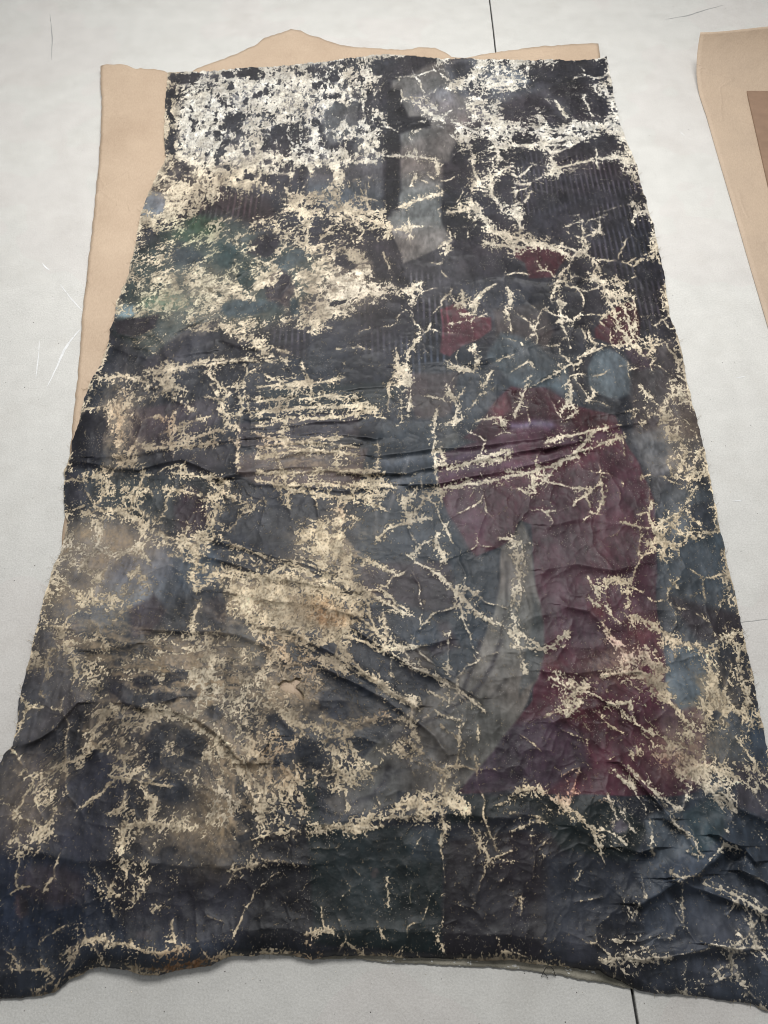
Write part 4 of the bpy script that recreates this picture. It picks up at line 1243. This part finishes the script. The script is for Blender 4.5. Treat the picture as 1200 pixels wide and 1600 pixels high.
# ---------------------------------------------------------------- outlines traced from the photograph
def arr(p): return np.array(p, float)
GR, GC = 1400, 980
def coons(T, B, L, R, nr, nc, jit=1.2):
    u = np.linspace(0, 1, nc); v = np.linspace(0, 1, nr)
    def along(P, t, ax, s):
        P = arr(P); k = (P[:, ax]-P[0, ax])/(P[-1, ax]-P[0, ax]); k = np.maximum.accumulate(k)
        o = np.stack([np.interp(t, k, P[:, 0]), np.interp(t, k, P[:, 1])], -1)
        q = t*1000.0
        w = jit*((vnoise(q*.30, q*0+s, s)-.5)*1.6+(vnoise(q*.09, q*0+s, s+1)-.5)*2.2)
        w = w*np.clip(np.minimum(t, 1-t)*60, 0, 1)
        o[:, 1-ax] += w; return o
    t_, b_ = along(T, u, 0, 1)[None], along(B, u, 0, 2)[None]
    l_, r_ = along(L, v, 1, 3)[:, None], along(R, v, 1, 4)[:, None]
    U = u[None, :, None]; V = v[:, None, None]
    bil = (1-U)*(1-V)*arr(T[0])+U*(1-V)*arr(T[-1])+(1-U)*V*arr(B[0])+U*V*arr(B[-1])
    return (1-V)*t_+V*b_+(1-U)*l_+U*r_-bil
def sample(F, P):
    x = np.clip(P[..., 0]+PAD, 0, RW-1.001); y = np.clip(P[..., 1]+PAD, 0, RH-1.001)
    xi = x.astype(int); yi = y.astype(int); fx = x-xi; fy = y-yi
    if F.ndim == 3: fx = fx[..., None]; fy = fy[..., None]
    return (F[yi, xi]*(1-fx)+F[yi, xi+1]*fx)*(1-fy)+(F[yi+1, xi]*(1-fx)+F[yi+1, xi+1]*fx)*fy

# folds: amplitude mm, far-side width px, near-side width px | crest line, left to right (dark side is the near side)
DATA_FOLD = """
16 16 6 | 96 722 130 722 160 728 183 733 217 734 250 723 283 717 310 726 333 738 345 748
12 18 7 | 150 715 197 712 240 704 283 696 330 688 367 686
7 10 5 | 330 750 370 740 420 720 470 706 520 702
9 10 5 | 380 738 440 732 483 729 520 735 590 742
14 13 6 | 585 712 630 708 680 700 740 697 800 690 850 683
16 13 6 | 560 742 590 738 640 738 683 728 733 720 800 708 850 700 900 690
15 12 6 | 640 757 683 754 740 745 800 732 850 722 905 705
12 14 8 | 855 700 900 680 940 672 985 662
9 12 7 | 790 668 830 660 880 655 960 645
8 8 4 | 380 622 440 617 500 612 560 606 600 604
7 7 4 | 380 640 440 636 500 628 560 622
8 7 4 | 390 655 450 650 510 644 570 640
7 6 3.5 | 385 668 440 668 500 660 560 655
7 6 3.5 | 385 682 440 682 500 676 550 680 590 685
7 6 3.5 | 380 696 440 692 500 690 560 694
7 7 4 | 400 756 470 760 530 766 600 762
6 8 5 | 250 585 300 575 350 566 420 560
7 10 5 | 180 545 230 560 280 555 330 548
6 8 5 | 160 600 210 610 270 596 330 590
8 12 6 | 230 545 270 520 300 505 330 490
6 10 5 | 330 450 370 430 400 415
8 14 6 | 320 868 360 880 420 900 480 910 560 925
7 10 6 | 340 845 400 860 470 880 520 895
7 10 5 | 360 925 430 940 500 945 560 965
8 12 6 | 400 975 450 985 500 1010 560 1045 620 1085 650 1105
7 10 5 | 560 985 600 1015 650 1045 700 1062 750 1090
7 10 6 | 500 1040 540 1060 600 1090 640 1120 680 1150 700 1180
12 14 5 | 10 1168 40 1162 62 1153 85 1138 100 1120 120 1098
9 14 6 | 145 1018 175 1008 210 1006
9 12 6 | 195 1098 225 1106 250 1100 275 1090
10 16 7 | 230 1108 270 1112 310 1125 345 1150 372 1185 400 1195
8 14 6 | 240 985 300 985 360 990 420 1010 450 1040
7 10 6 | 180 1125 160 1155 140 1180
8 12 6 | 385 1195 405 1180 425 1150
4 14 8 | 50 1330 120 1345 200 1345 300 1355
4 14 8 | 340 1352 420 1348 490 1352
5 14 10 | 480 1290 600 1276 700 1272 820 1280
12 16 8 | 975 1325 1000 1332 1020 1325
14 14 6 | 1125 1305 1140 1315 1165 1325 1180 1345
14 14 8 | 1160 1360 1180 1368 1205 1385
12 18 10 | 1000 1412 1030 1395 1060 1378 1090 1366
13 24 10 | 1062 1372 1090 1362 1115 1345 1135 1322
10 14 8 | 1060 1378 1100 1390 1150 1410 1200 1430
10 14 8 | 1110 1474 1140 1480 1170 1484
7 12 8 | 1000 1500 1050 1494 1100 1482 1140 1476
8 16 10 | 900 1290 930 1310 960 1335 980 1345
7 14 8 | 1040 1280 1070 1300 1090 1330
8 12 8 | 1130 1240 1160 1265 1200 1285
6 16 9 | 860 820 920 810 980 820 1020 830
6 14 8 | 850 890 900 880 960 890 1000 880
7 12 8 | 880 945 920 955 950 985
6 14 8 | 860 1130 900 1110 950 1100
7 12 6 | 970 1190 1010 1235 1050 1280
6 10 6 | 810 1020 840 1010 880 992
7 10 6 | 850 1048 900 1052 950 1045 1000 1050
7 12 6 | 940 1090 980 1110 1010 1150
6 10 6 | 640 1010 680 1005 700 1000
7 12 6 | 620 575 680 565 740 570
7 12 7 | 740 570 800 545 860 515 900 505
8 14 7 | 800 610 850 590 900 560 940 548
7 12 7 | 740 440 780 430 840 440 900 440
7 12 7 | 300 540 340 530 400 545
8 14 7 | 870 250 920 240 990 245
7 12 7 | 860 215 920 205 965 200
7 14 8 | 440 330 500 300 560 280 640 270
7 12 7 | 350 380 420 350 480 320
7 12 8 | 620 170 660 150 700 130
7 12 7 | 590 185 640 190 680 195
6 12 7 | 1040 540 1056 548 1064 552
8 10 5 | 168 512 190 522 215 528 240 520
6 10 6 | 1085 830 1110 828 1128 830
"""
def fold_field():
    H = np.zeros((RH, RW), np.float32)
    for ln in DATA_FOLD.strip().splitlines():
        h, p = ln.split('|'); a, wn, ws = nums(h); p = pts(p)
        b = box(p, wn*3+20); x = PX[b]*.5+MX[b]*.5; y = PY[b]*.5+MY[b]*.5
        d = line_d(x, y, p)
        xs = np.array([q[0] for q in p]); ys = np.array([q[1] for q in p])
        o = np.argsort(xs); yc = np.interp(x, xs[o], ys[o]); below = y > yc
        if xs.max()-xs.min() < 20: below = x > xs.mean()
        w = np.where(below, ws, wn)
        e = np.exp(-(d/w)**1.4)
        if np.mean(xs) > 960 and np.mean(ys) > 1230: a *= 1.8
        if 550 < np.mean(ys) < 800: a *= .78
        H[b] += a*.0010*e*(.6+.7*fbm(x/25, y/25, 2, 301))
    return H
def build_heights():
    H = fold_field()
    und = fbm(FX*3.2, FY*3.0, 3, 311)*.018
    wx = FX+.03*fbm(FX*9, FY*9, 2, 321); wy = FY+.03*fbm(FX*9, FY*9, 2, 331)
    r1 = 1-np.abs(2*fbm(wx*8, wy*10, 3, 341)-1)
    r2 = 1-np.abs(2*fbm(wx*20, wy*24, 3, 351)-1)
    e = voronoi_edge(wx*9, wy*10, 15); pil = 1-np.exp(-(e/.28)**2)
    def g(cx, cy, rx, ry): return np.exp(-((PX-cx)/rx)**2-((PY-cy)/ry)**2)
    crum = .60+1.1*g(1090, 1390, 170, 150)+.7*g(960, 1130, 160, 130)+.4*g(160, 1050, 120, 100)+.5*g(470, 690, 160, 120)+.4*g(350, 300, 200, 120)
    H += crum*(.0062*np.minimum(F1, 1.1)**2 + .0021*np.minimum(F2, 1.1)**2 + .0025*CREASE)
    c3 = voronoi_edge(FX*55+1.2*fbm(FX*40, FY*40, 2, 371), FY*44+1.2*fbm(FX*40, FY*40, 2, 372), 41, True)[1]
    H += .0007*crum*np.minimum(c3, 1.1)**2
    H += und + .0034*r1**2 + .0012*r2**2 + .0006*fbm(FX*70, FY*70, 3, 361) + .005
    return H
paint_c, bare_c, margin, CREASE, F1, F2 = build_paint()
HGT = build_heights()
P = coons(TOP, BOT, LEFT, RIGHT, GR, GC)
Z = sample(HGT, P)
# distance to the edges in px: the sheet settles towards its sides and rolls down along its near edge
V_ = np.linspace(0, 1, GR)[:, None]; U_ = np.linspace(0, 1, GC)[None, :]
eb = np.maximum(P[-1][None, :, 1]-P[..., 1], 0)
el = np.maximum(P[..., 0]-P[:, :1, 0], 0); er = np.maximum(P[:, -1:, 0]-P[..., 0], 0); et = np.maximum(P[..., 1]-P[:1, :, 1], 0)
side = np.minimum(np.minimum(el, er)/26.0, et/16.0); side = np.clip(side, 0, 1); side = side*side*(3-2*side)
wavy = .35+.9*fbm(P[..., 0]/45, P[..., 1]/45, 2, 401)
Z = .004 + (Z-.004)*(side*.62+.38*np.clip(wavy, 0, 1))
rollx = sstep(90, 140, P[..., 0])*sstep(1010, 950, P[..., 0]); rollx = .35+.65*rollx
lft = np.exp(-((P[..., 0]-240)/95)**2); rw = 9.0+15*lft+7*fbm(P[..., 0]/60, P[..., 0]*0, 2, 411)
k = np.clip(eb/rw, 0, 1)
Z = Z*(.2+.8*np.clip(eb/40, 0, 1)**.5) + (.009+.014*lft)*rollx*np.where(eb < rw, 1-(1-k)**2, np.exp(-((eb-rw)/40.0)**2))
Z = np.maximum(Z, .0035)
# the sheet stands a little proud round the tear
hd = np.hypot((P[..., 0]-455)/1.3, P[..., 1]-1075); hw = np.exp(-(hd/30.0)**2); Z = Z*(1-hw)+.0185*hw
Xw, Yw = to_floor(P[..., 0], P[..., 1], Z)
V = np.stack([Xw, Yw, Z], -1).reshape(-1, 3)
Q = grid_quads(GR, GC)
HOLE = pts("434 1070 443 1062 455 1064 460 1059 471 1059 468 1067 461 1073 468 1077 475 1084 475 1095 467 1093 461 1084 452 1083 442 1079")
PC = P.reshape(-1, 2)[Q].mean(1)
hm = poly_mask(PC[:, 0], PC[:, 1], HOLE, .01) > .5
Q = Q[~hm]
me = np_mesh('canvas_sheet', V, Q)
def cattr(me, name, F):
    c = lin_arr(np.clip(sample(F, P), 0, 1))*KAL; c = np.concatenate([c, np.ones(c.shape[:2]+(1,))], -1)
    a = me.attributes.new(name, 'FLOAT_COLOR', 'POINT'); a.data.foreach_set('color', c.astype(np.float32).ravel())
cattr(me, 'paint', paint_c); cattr(me, 'bare', bare_c)
a = me.attributes.new('margin', 'FLOAT', 'POINT'); a.data.foreach_set('value', sample(margin, P).astype(np.float32).ravel())
painting = empty('damaged_painting', (float(V[:, 0].mean()), float(V[:, 1].mean()), 0))
thing(painting, 'large unstretched canvas painting with dark flaking paint lying creased on the concrete floor', 'painting')
OFF = Vector(painting.location)
def under(o, root): o.parent = root; o.location = Vector(o.location)-Vector(root.location); return o
cs = link('canvas_sheet', me, M_canvas); under(cs, painting)
sol_done = True

def floor_pt(x, y, z): X, Y = to_floor(x, y, z); return (X, Y, z)
def resample(p, step):
    p = arr(p); d = np.r_[0, np.cumsum(np.hypot(*np.diff(p, axis=0).T))]; n = max(2, int(d[-1]/step))
    t = np.linspace(0, d[-1], n); return np.stack([np.interp(t, d, p[:, 0]), np.interp(t, d, p[:, 1])], -1)
def strip(name, top, bot, z0, z1, mat, n=200, rough=0, seed=1):
    """a flat thin band between two traced lines (px), top at height z0, bottom at z1, 1.2 mm thick"""
    t = resample(top, 1); b = resample(bot, 1); R = 6
    t = t[np.linspace(0, len(t)-1, n).astype(int)]; b = b[np.linspace(0, len(b)-1, n).astype(int)]
    if rough: b[:, 1] += rough*(vnoise(b[:, 0]*.25, b[:, 0]*0, seed)-.5)*2 + rough*(vnoise(b[:, 0]*.07, b[:, 0]*0, seed+1)-.5)*2
    rows = []
    for i in range(R):
        f = i/(R-1); q = t*(1-f)+b*f; z = z0*(1-f)+z1*f + .0006*vnoise(q[:, 0]*.1, q[:, 1]*.1, 3)
        X, Y = to_floor(q[:, 0], q[:, 1], z); rows.append(np.stack([X, Y, z+0*X], -1))
    V = np.concatenate(rows); me = np_mesh(name, V, grid_quads(R, n)[:, ::-1]); o = link(name, me, mat)
    m = o.modifiers.new('thickness', 'SOLIDIFY'); m.thickness = .0012; m.offset = -1; return o
# strip of primed margin showing under the near edge
def mat_margin():
    t = NT('primed_margin'); v = t.coords(); n = t.noise(120, 4, .7, t.coords((.5, 1, 1))); g = t.noise(420, 3, .7, v)
    c = t.ramp(t.noise(12, 4, .6, v), [(.35, srgb(128, 124, 110, KAL)), (.65, srgb(168, 162, 146, KAL))])
    c = t.mix(t.math('GREATER_THAN', n, .62), c, srgb(225, 224, 218, KAL)); c = t.mix(t.math('MULTIPLY', t.math('GREATER_THAN', g, .62), .6), c, srgb(92, 84, 72, KAL))
    t.l(c, t.b.inputs['Base Color']); t.b.inputs['Roughness'].default_value = .85; t.l(t.bump(g, .0012, .8), t.b.inputs['Normal']); return t.m
hem = strip('canvas_hem', pts("395 1484 500 1488 600 1487 750 1492 850 1498 935 1508 990 1540"),
            pts("395 1491 440 1492 500 1499 560 1498 600 1504 700 1508 780 1512 840 1518 900 1529 950 1537 990 1546"), .0018, .0015, mat_margin(), 400, 1.0)
under(hem, painting)
hem['label'] = 'narrow pale primed margin turned under the near edge'

# loose threads
def tube(name, chain, r, mat, root=None):
    cu = bpy.data.curves.new(name, 'CURVE'); cu.dimensions = '3D'; cu.bevel_depth = r; cu.bevel_resolution = 1; cu.resolution_u = 3
    s = cu.splines.new('NURBS'); s.points.add(len(chain)-1); s.use_endpoint_u = True; s.order_u = 3
    for q, c in zip(s.points, chain): q.co = (*c, 1)
    tmp = bpy.data.objects.new('tmp', cu); me = bpy.data.meshes.new_from_object(tmp); bpy.data.objects.remove(tmp); me.name = name
    o = link(name, me, mat); smooth(me)
    if root: under(o, root)
    return o
tube('thread', [floor_pt(846, 1526, .003), floor_pt(849, 1518, .006), floor_pt(855, 1510, .02), floor_pt(862, 1511, .02), floor_pt(866, 1518, .008), floor_pt(868, 1525, .003)], .0006, M_black, painting)
tube('thread', [floor_pt(848, 1519, .006), floor_pt(854, 1524, .003), floor_pt(856, 1528, .003)], .0005, M_black, painting)
rnd = random.Random(5)
bm = bmesh.new()
def add_fibre(bm, chain, r):
    prev = None
    for i, c in enumerate(chain):
        c = Vector(c); k = r*(1-.6*i/(len(chain)-1))
        d = (Vector(chain[min(i+1, len(chain)-1)])-Vector(chain[max(i-1, 0)])).normalized()
        n = d.cross(Vector((0, 0, 1))); n = n.normalized() if n.length > 1e-5 else Vector((1, 0, 0)); u = d.cross(n)
        ring = [bm.verts.new(c+n*math.cos(a)*k+u*math.sin(a)*k) for a in (0, 2.09, 4.19)]
        if prev:
            for j in range(3): bm.faces.new((prev[j], prev[(j+1) % 3], ring[(j+1) % 3], ring[j]))
        prev = ring
for side_i, PTS, dirx in ((0, LEFT, -1), (1, RIGHT, 1)):
    q = resample(PTS, 1)
    for _ in range(95):
        i = rnd.randrange(40, len(q)-60); x, y = q[i]; L = rnd.uniform(2, 9)*(1+y/1600); a = rnd.uniform(-.9, .9)
        ch = []
        for s in range(5):
            f = s/4; ch.append(floor_pt(x+dirx*(L*f*math.cos(a)-2)+rnd.uniform(-.6, .6), y+L*f*math.sin(a)+rnd.uniform(-.6, .6)+3*f*f*a, .0055-.004*f+rnd.uniform(0, .001)))
        add_fibre(bm, ch, rnd.uniform(.00022, .00045))
for PTS, s0 in ((BOT, 1), (TOP, -1)):
    q = resample(PTS, 1)
    for _ in range(70):
        i = rnd.randrange(60, len(q)-60); x, y = q[i]; L = rnd.uniform(1.5, 6)*(1+y/2400); a = rnd.uniform(-.9, .9)
        add_fibre(bm, [floor_pt(x+L*f*math.sin(a)+rnd.uniform(-.5, .5), y+s0*(L*f*math.cos(a)-2), .0055-.004*f) for f in (0, .33, .66, 1)], rnd.uniform(.00022, .0004))
hq = resample(HOLE+[HOLE[0]], 1)
for _ in range(46):
    x, y = hq[rnd.randrange(len(hq))]; tx, ty = 456+rnd.uniform(-10, 10), 1073+rnd.uniform(-6, 8); L = rnd.uniform(.15, .6)
    add_fibre(bm, [floor_pt(x+(tx-x)*L*f+rnd.uniform(-.7, .7)-(tx-x)*.08, y+(ty-y)*L*f+rnd.uniform(-.7, .7), .0195-.0035*f*f) for f in (0, .33, .66, 1)], rnd.uniform(.0002, .0004))
me = bpy.data.meshes.new('frayed_fibres'); bm.to_mesh(me); bm.free(); fr = link('frayed_fibres', me, M_thread); under(fr, painting); fr['kind'] = 'stuff'

# ---------------------------------------------------------------- floor: two slabs with a joint between them
floor = empty('floor', (0, 2, 0)); floor['kind'] = 'structure'
J = [floor_pt(*p, 0) for p in ((748, -160), (765, 0), (770, 40), (775, 85), (985, 1530), (997, 1600), (1012, 1700))]
J = [(x, y) for x, y, z in J]
def ext(a, b, Y): t = (Y-a[1])/(b[1]-a[1]); return (a[0]+(b[0]-a[0])*t, Y)
J = [ext(J[0], J[3], 14.0), (J[0][0], J[0][1])] + J[1:] + [ext(J[4], J[6], -4.0)]
JJ = []
for a_, b_ in zip(J[:-1], J[1:]):
    n = max(1, int(math.hypot(b_[0]-a_[0], b_[1]-a_[1])/.03)) if -1 < a_[1] < 6 else 20
    for i in range(n):
        f = i/n; JJ.append((a_[0]+(b_[0]-a_[0])*f, a_[1]+(b_[1]-a_[1])*f))
JJ.append(J[-1])
def slab(sgn, outer):
    bm = bmesh.new(); g = .0023; T = .1
    E = [(x+sgn*(g+.0005*rnd.random()), y) for x, y in JJ]
    O = [(outer, y) for x, y in JJ]
    up = [(bm.verts.new((x+sgn*.0012, y, 0)), bm.verts.new((x, y, -.0014)), bm.verts.new((x, y, -T)), bm.verts.new((ox, oy, 0)), bm.verts.new((ox, oy, -T))) for (x, y), (ox, oy) in zip(E, O)]
    for p, q in zip(up[:-1], up[1:]):
        for i, j in ((0, 1), (1, 2), (3, 0), (2, 4), (4, 3)):
            f = (p[i], p[j], q[j], q[i]); bm.faces.new(f)
    bmesh.ops.holes_fill(bm, edges=bm.edges); bmesh.ops.recalc_face_normals(bm, faces=bm.faces)
    me = bpy.data.meshes.new('slab'); bm.to_mesh(me); bm.free(); o = link('slab', me, M_floor); under(o, floor); return o
s1 = slab(-1, -12.0); s2 = slab(1, 13.0)
bm = bmesh.new(); w = .006
vs = [(bm.verts.new((x-w, y, -.009)), bm.verts.new((x+w, y, -.009)), bm.verts.new((x+w, y, -.05)), bm.verts.new((x-w, y, -.05))) for x, y in JJ]
for p, q in zip(vs[:-1], vs[1:]):
    for i in range(4): bm.faces.new((p[i], p[(i+1) % 4], q[(i+1) % 4], q[i]))
me = bpy.data.meshes.new('joint_filler'); bm.to_mesh(me); bm.free(); under(link('joint_filler', me, M_dark), floor)
# scratches and hairline cracks in the concrete
def mark(name, line, w, mat, z=.0004, wob=.6):
    p = resample([tuple(q) for q in line], 3); n = len(p)
    d = np.gradient(p, axis=0); d /= np.hypot(d[:, 0], d[:, 1])[:, None]+1e-9; nn = np.stack([-d[:, 1], d[:, 0]], -1)
    p = p+nn*wob*(vnoise(np.arange(n)*.5, np.zeros(n), 9)-.5)[:, None]*2
    tp = np.sin(np.linspace(.08, np.pi-.08, n))[:, None]**.6*(.4+.9*vnoise(np.arange(n)*.9, np.zeros(n), 4))[:, None]*w/2
    A, B = p+nn*tp, p-nn*tp; rows = []
    for q in (A, B): X, Y = to_floor(q[:, 0], q[:, 1], z); rows.append(np.stack([X, Y, z+0*X], -1))
    bm = bmesh.new()
    va = [bm.verts.new(c) for c in rows[0]]; vb = [bm.verts.new(c) for c in rows[1]]
    for i in range(n-1): bm.faces.new((va[i], va[i+1], vb[i+1], vb[i]))
    me = bpy.data.meshes.new(name); bm.to_mesh(me); bm.free(); o = link(name, me, mat); under(o, floor); return o
for l, w in (("94 444 110 465 130 487", 1.6), ("126 514 112 530 100 548 88 575 74 604", 3.2), ("66 411 72 418 78 422", 2.0), ("62 532 60 560 56 592", 1.6),
             ("1150 590 1165 588", 1.2), ("1145 783 1160 781", 1.5), ("1062 205 1070 212", 1.0)):
    mark('scratch', pts(l), w, M_scratch)
for l, w in (("1080 978 1095 972 1125 970 1160 972 1210 966", 1.1), ("1082 990 1100 985 1130 982", .9), ("1040 30 1075 24 1100 16 1130 8", 1.2), ("78 20 82 60 80 95", 1.3)):
    mark('hairline_crack', pts(l), w, M_crackf)
# grit and paint flakes lying on the floor
def inside_canvas(x, y):
    lx = np.interp(y, [p[1] for p in LEFT], [p[0] for p in LEFT]); rx = np.interp(y, [p[1] for p in RIGHT], [p[0] for p in RIGHT])
    by = np.interp(x, [p[0] for p in BOT], [p[1] for p in BOT]); return lx-6 < x < rx+6 and 84 < y < by+4
def crumbs(name, spots, mat, label, cat):
    bm = bmesh.new()
    for x, y, r in spots:
        c = Vector(floor_pt(x, y, 0)); n = rnd.randint(5, 7); a0 = rnd.random()*6
        ring = [bm.verts.new(c+Vector((math.cos(a0+i*6.283/n)*r*rnd.uniform(.6, 1.2), math.sin(a0+i*6.283/n)*r*rnd.uniform(.5, 1.1), .0003))) for i in range(n)]
        top = bm.verts.new(c+Vector((rnd.uniform(-.3, .3)*r, rnd.uniform(-.3, .3)*r, r*rnd.uniform(.3, .7)+.0003)))
        for i in range(n): bm.faces.new((ring[i], ring[(i+1) % n], top))
    me = bpy.data.meshes.new(name); bm.to_mesh(me); bm.free(); o = link(name, me, mat); o['kind'] = 'stuff'; o['label'] = label; o['category'] = cat; return o
sp = []
for _ in range(420):
    x, y = rnd.uniform(-60, 1260), rnd.uniform(-40, 1640)
    if not inside_canvas(x, y) and not (150 < x < 280 and 95 < y < 900) and not (x > 1080 and 30 < y < 560) and not (260 < x < 945 and 40 < y < 120): sp.append((x, y, rnd.uniform(.0006, .0016)))
crumbs('grit', sp, M_speck, 'dark grit scattered over the pale concrete floor', 'grit')
sp = []
for PTS, dx in ((LEFT, -1), (RIGHT, 1)):
    q = resample(PTS, 1)
    for _ in range(60):
        x, y = q[rnd.randrange(len(q))]; x += dx*rnd.uniform(4, 40)*rnd.random()
        if not (x < 262 and y < 700): sp.append((x, y, rnd.uniform(.0006, .0014)))
q = resample(BOT, 1)
for _ in range(60):
    x, y = q[rnd.randrange(len(q))]; sp.append((x, y+rnd.uniform(6, 40), rnd.uniform(.0005, .0013)))
crumbs('paint_flakes', sp, M_flake, 'tiny pale paint flakes shed on the floor around the canvas', 'paint flakes')

# ---------------------------------------------------------------- kraft paper under the canvas
KT = pts("157 103 165 100 195 101 205 105 212 107 245 108 262 113 300 114 305 108 325 100 360 88 400 70 415 58 440 50 455 45 470 48 480 54 500 58 515 65 530 70 545 73 600 76 635 78 660 73 680 75 695 82 705 88 730 91 735 89 760 84 800 78 850 72 900 69 925 67 935 68")
KL = pts("157 103 159 180 155 250 150 300 146 340 139 400 133 450 128 500 124 560 120 600 115 650 110 700 105 760 100 815 96 850 96 1300")
KR = pts("935 68 938 95 930 130 985 400 1040 700 1080 1000 1100 1300")
KB = pts("96 1300 600 1305 1100 1300")
PK = coons(KT, KB, KL, KR, 300, 150, .9)
# the left edge under the tear: straight factory edge, the top edge torn
Xk = PK[..., 0]; Yk = PK[..., 1]
cl = np.interp(Yk, [p[1] for p in LEFT], [p[0] for p in LEFT])
out = np.clip((cl-Xk)/60.0, 0, 1); out = out*out*(3-2*out)
torn = np.exp(-(Yk-KT[0][1])**2/2500.0)
ctop = np.interp(Xk, [p[0] for p in TOP], [p[1] for p in TOP]); above = np.clip((ctop-Yk)/14.0, 0, 1)
Zk = .0012 + out*(.004+.006*fbm(Xk/120, Yk/90, 2, 501)+.010*torn) + out*.007*np.exp(-((Yk-215)/38.0)**2) + above*(.003+.008*fbm(Xk/90, Yk/40, 2, 511))
Zk = Zk + .0148*np.exp(-(np.hypot((Xk-455)/1.3, Yk-1075)/26.0)**2)
Xf, Yf = to_floor(Xk, Yk, Zk)
me = np_mesh('kraft_paper_sheet', np.stack([Xf, Yf, Zk], -1).reshape(-1, 3), grid_quads(300, 150))
kp = link('kraft_paper_sheet', me, M_kraft)
mo = kp.modifiers.new('thickness', 'SOLIDIFY'); mo.thickness = .0004; mo.offset = -1
thing(kp, 'brown kraft paper sheet with torn top edge lying under the large canvas', 'kraft paper')
# pale torn fibres along its ripped top edge
tr = strip('torn_edge', [p for p in KT if p[0] < 265], [(x, y+1.6) for x, y in KT if x < 265], .0172, .0172, mat_plain('torn_fibre', srgb(228, 214, 194, KAL)[:3], .9), 120)
bpy.data.objects.remove(tr)

# ---------------------------------------------------------------- second sheet with curled end, and the board on it
e0 = floor_pt(1200, 517, 0); e1 = floor_pt(1113, 218, 0)
def edge_at(Y): t = (Y-e0[1])/(e1[1]-e0[1]); return e0[0]+(e1[0]-e0[0])*t
YA = to_floor(1103, 172)[1]; YE = to_floor(1240, 660)[1]-.3
R_ = .062
prof = [(YE+(YA-YE)*i/60, .0008) for i in range(61)]
prof = [(YE+(2.53-YE)*i/60, .0008) for i in range(61)]
for i in range(1, 31):                               # the end curls up from the floor until it stands
    a = math.radians(i*2.3); prof.append((2.53+.215*math.sin(a), .0008+.18*(1-math.cos(a))))
prof = arr(prof); nC = 60; rows = []
for j, (y, z) in enumerate(prof):
    x0 = 1.0860 if y > 2.45 else edge_at(y)
    u = np.linspace(0, 1, nC); X = x0+u*.95; z = z*(1+.22*sstep(0, .35, u)*(z > .01))
    dz = (.002*fbm(X*9+3, np.full(nC, j*.08), 3, 521)) + .004*np.maximum(0, .12-u)*8*vnoise(np.full(nC, j*.12), u*0, 6)*(np.asarray(z) < .02)
    rows.append(np.stack([X, np.full(nC, y), z+dz], -1))
me = np_mesh('kraft_paper_curl', np.concatenate(rows), grid_quads(len(prof), nC)[:, ::-1])
k2 = link('kraft_paper_curl', me, M_kraft2); mo = k2.modifiers.new('thickness', 'SOLIDIFY'); mo.thickness = .0005
thing(k2, 'brown kraft paper with curled far end lying on bare concrete and carrying a hardboard panel', 'kraft paper')
b0 = floor_pt(1167, 142, .008); b1 = floor_pt(1200, 288, .008)
d = Vector((b1[0]-b0[0], b1[1]-b0[1], 0)); d = d.normalized(); n = Vector((-d.y, d.x, 0))
if n.x < 0: n = -n
bm = bmesh.new()
A = Vector((b0[0], b0[1], .004)); quad = [A, A+d*.75, A+d*.75+n*.6, A+n*.6]
# far edge runs level in the photo
quad[3] = A+Vector((.6, .0, 0)); quad[2] = quad[1]+Vector((.6, 0, 0))
lo = [bm.verts.new(q) for q in quad]; hi = [bm.verts.new(q+Vector((0, 0, .0045))) for q in quad]
bm.faces.new(lo); bm.faces.new(hi[::-1])
for i in range(4): bm.faces.new((lo[i], lo[(i+1) % 4], hi[(i+1) % 4], hi[i]))
bmesh.ops.recalc_face_normals(bm, faces=bm.faces); bmesh.ops.bevel(bm, geom=bm.edges[:], offset=.0006, segments=2, affect='EDGES')
me = bpy.data.meshes.new('hardboard_panel'); bm.to_mesh(me); bm.free(); hb = link('hardboard_panel', me, M_board)
thing(hb, 'brown hardboard panel lying on the curled kraft paper', 'board')
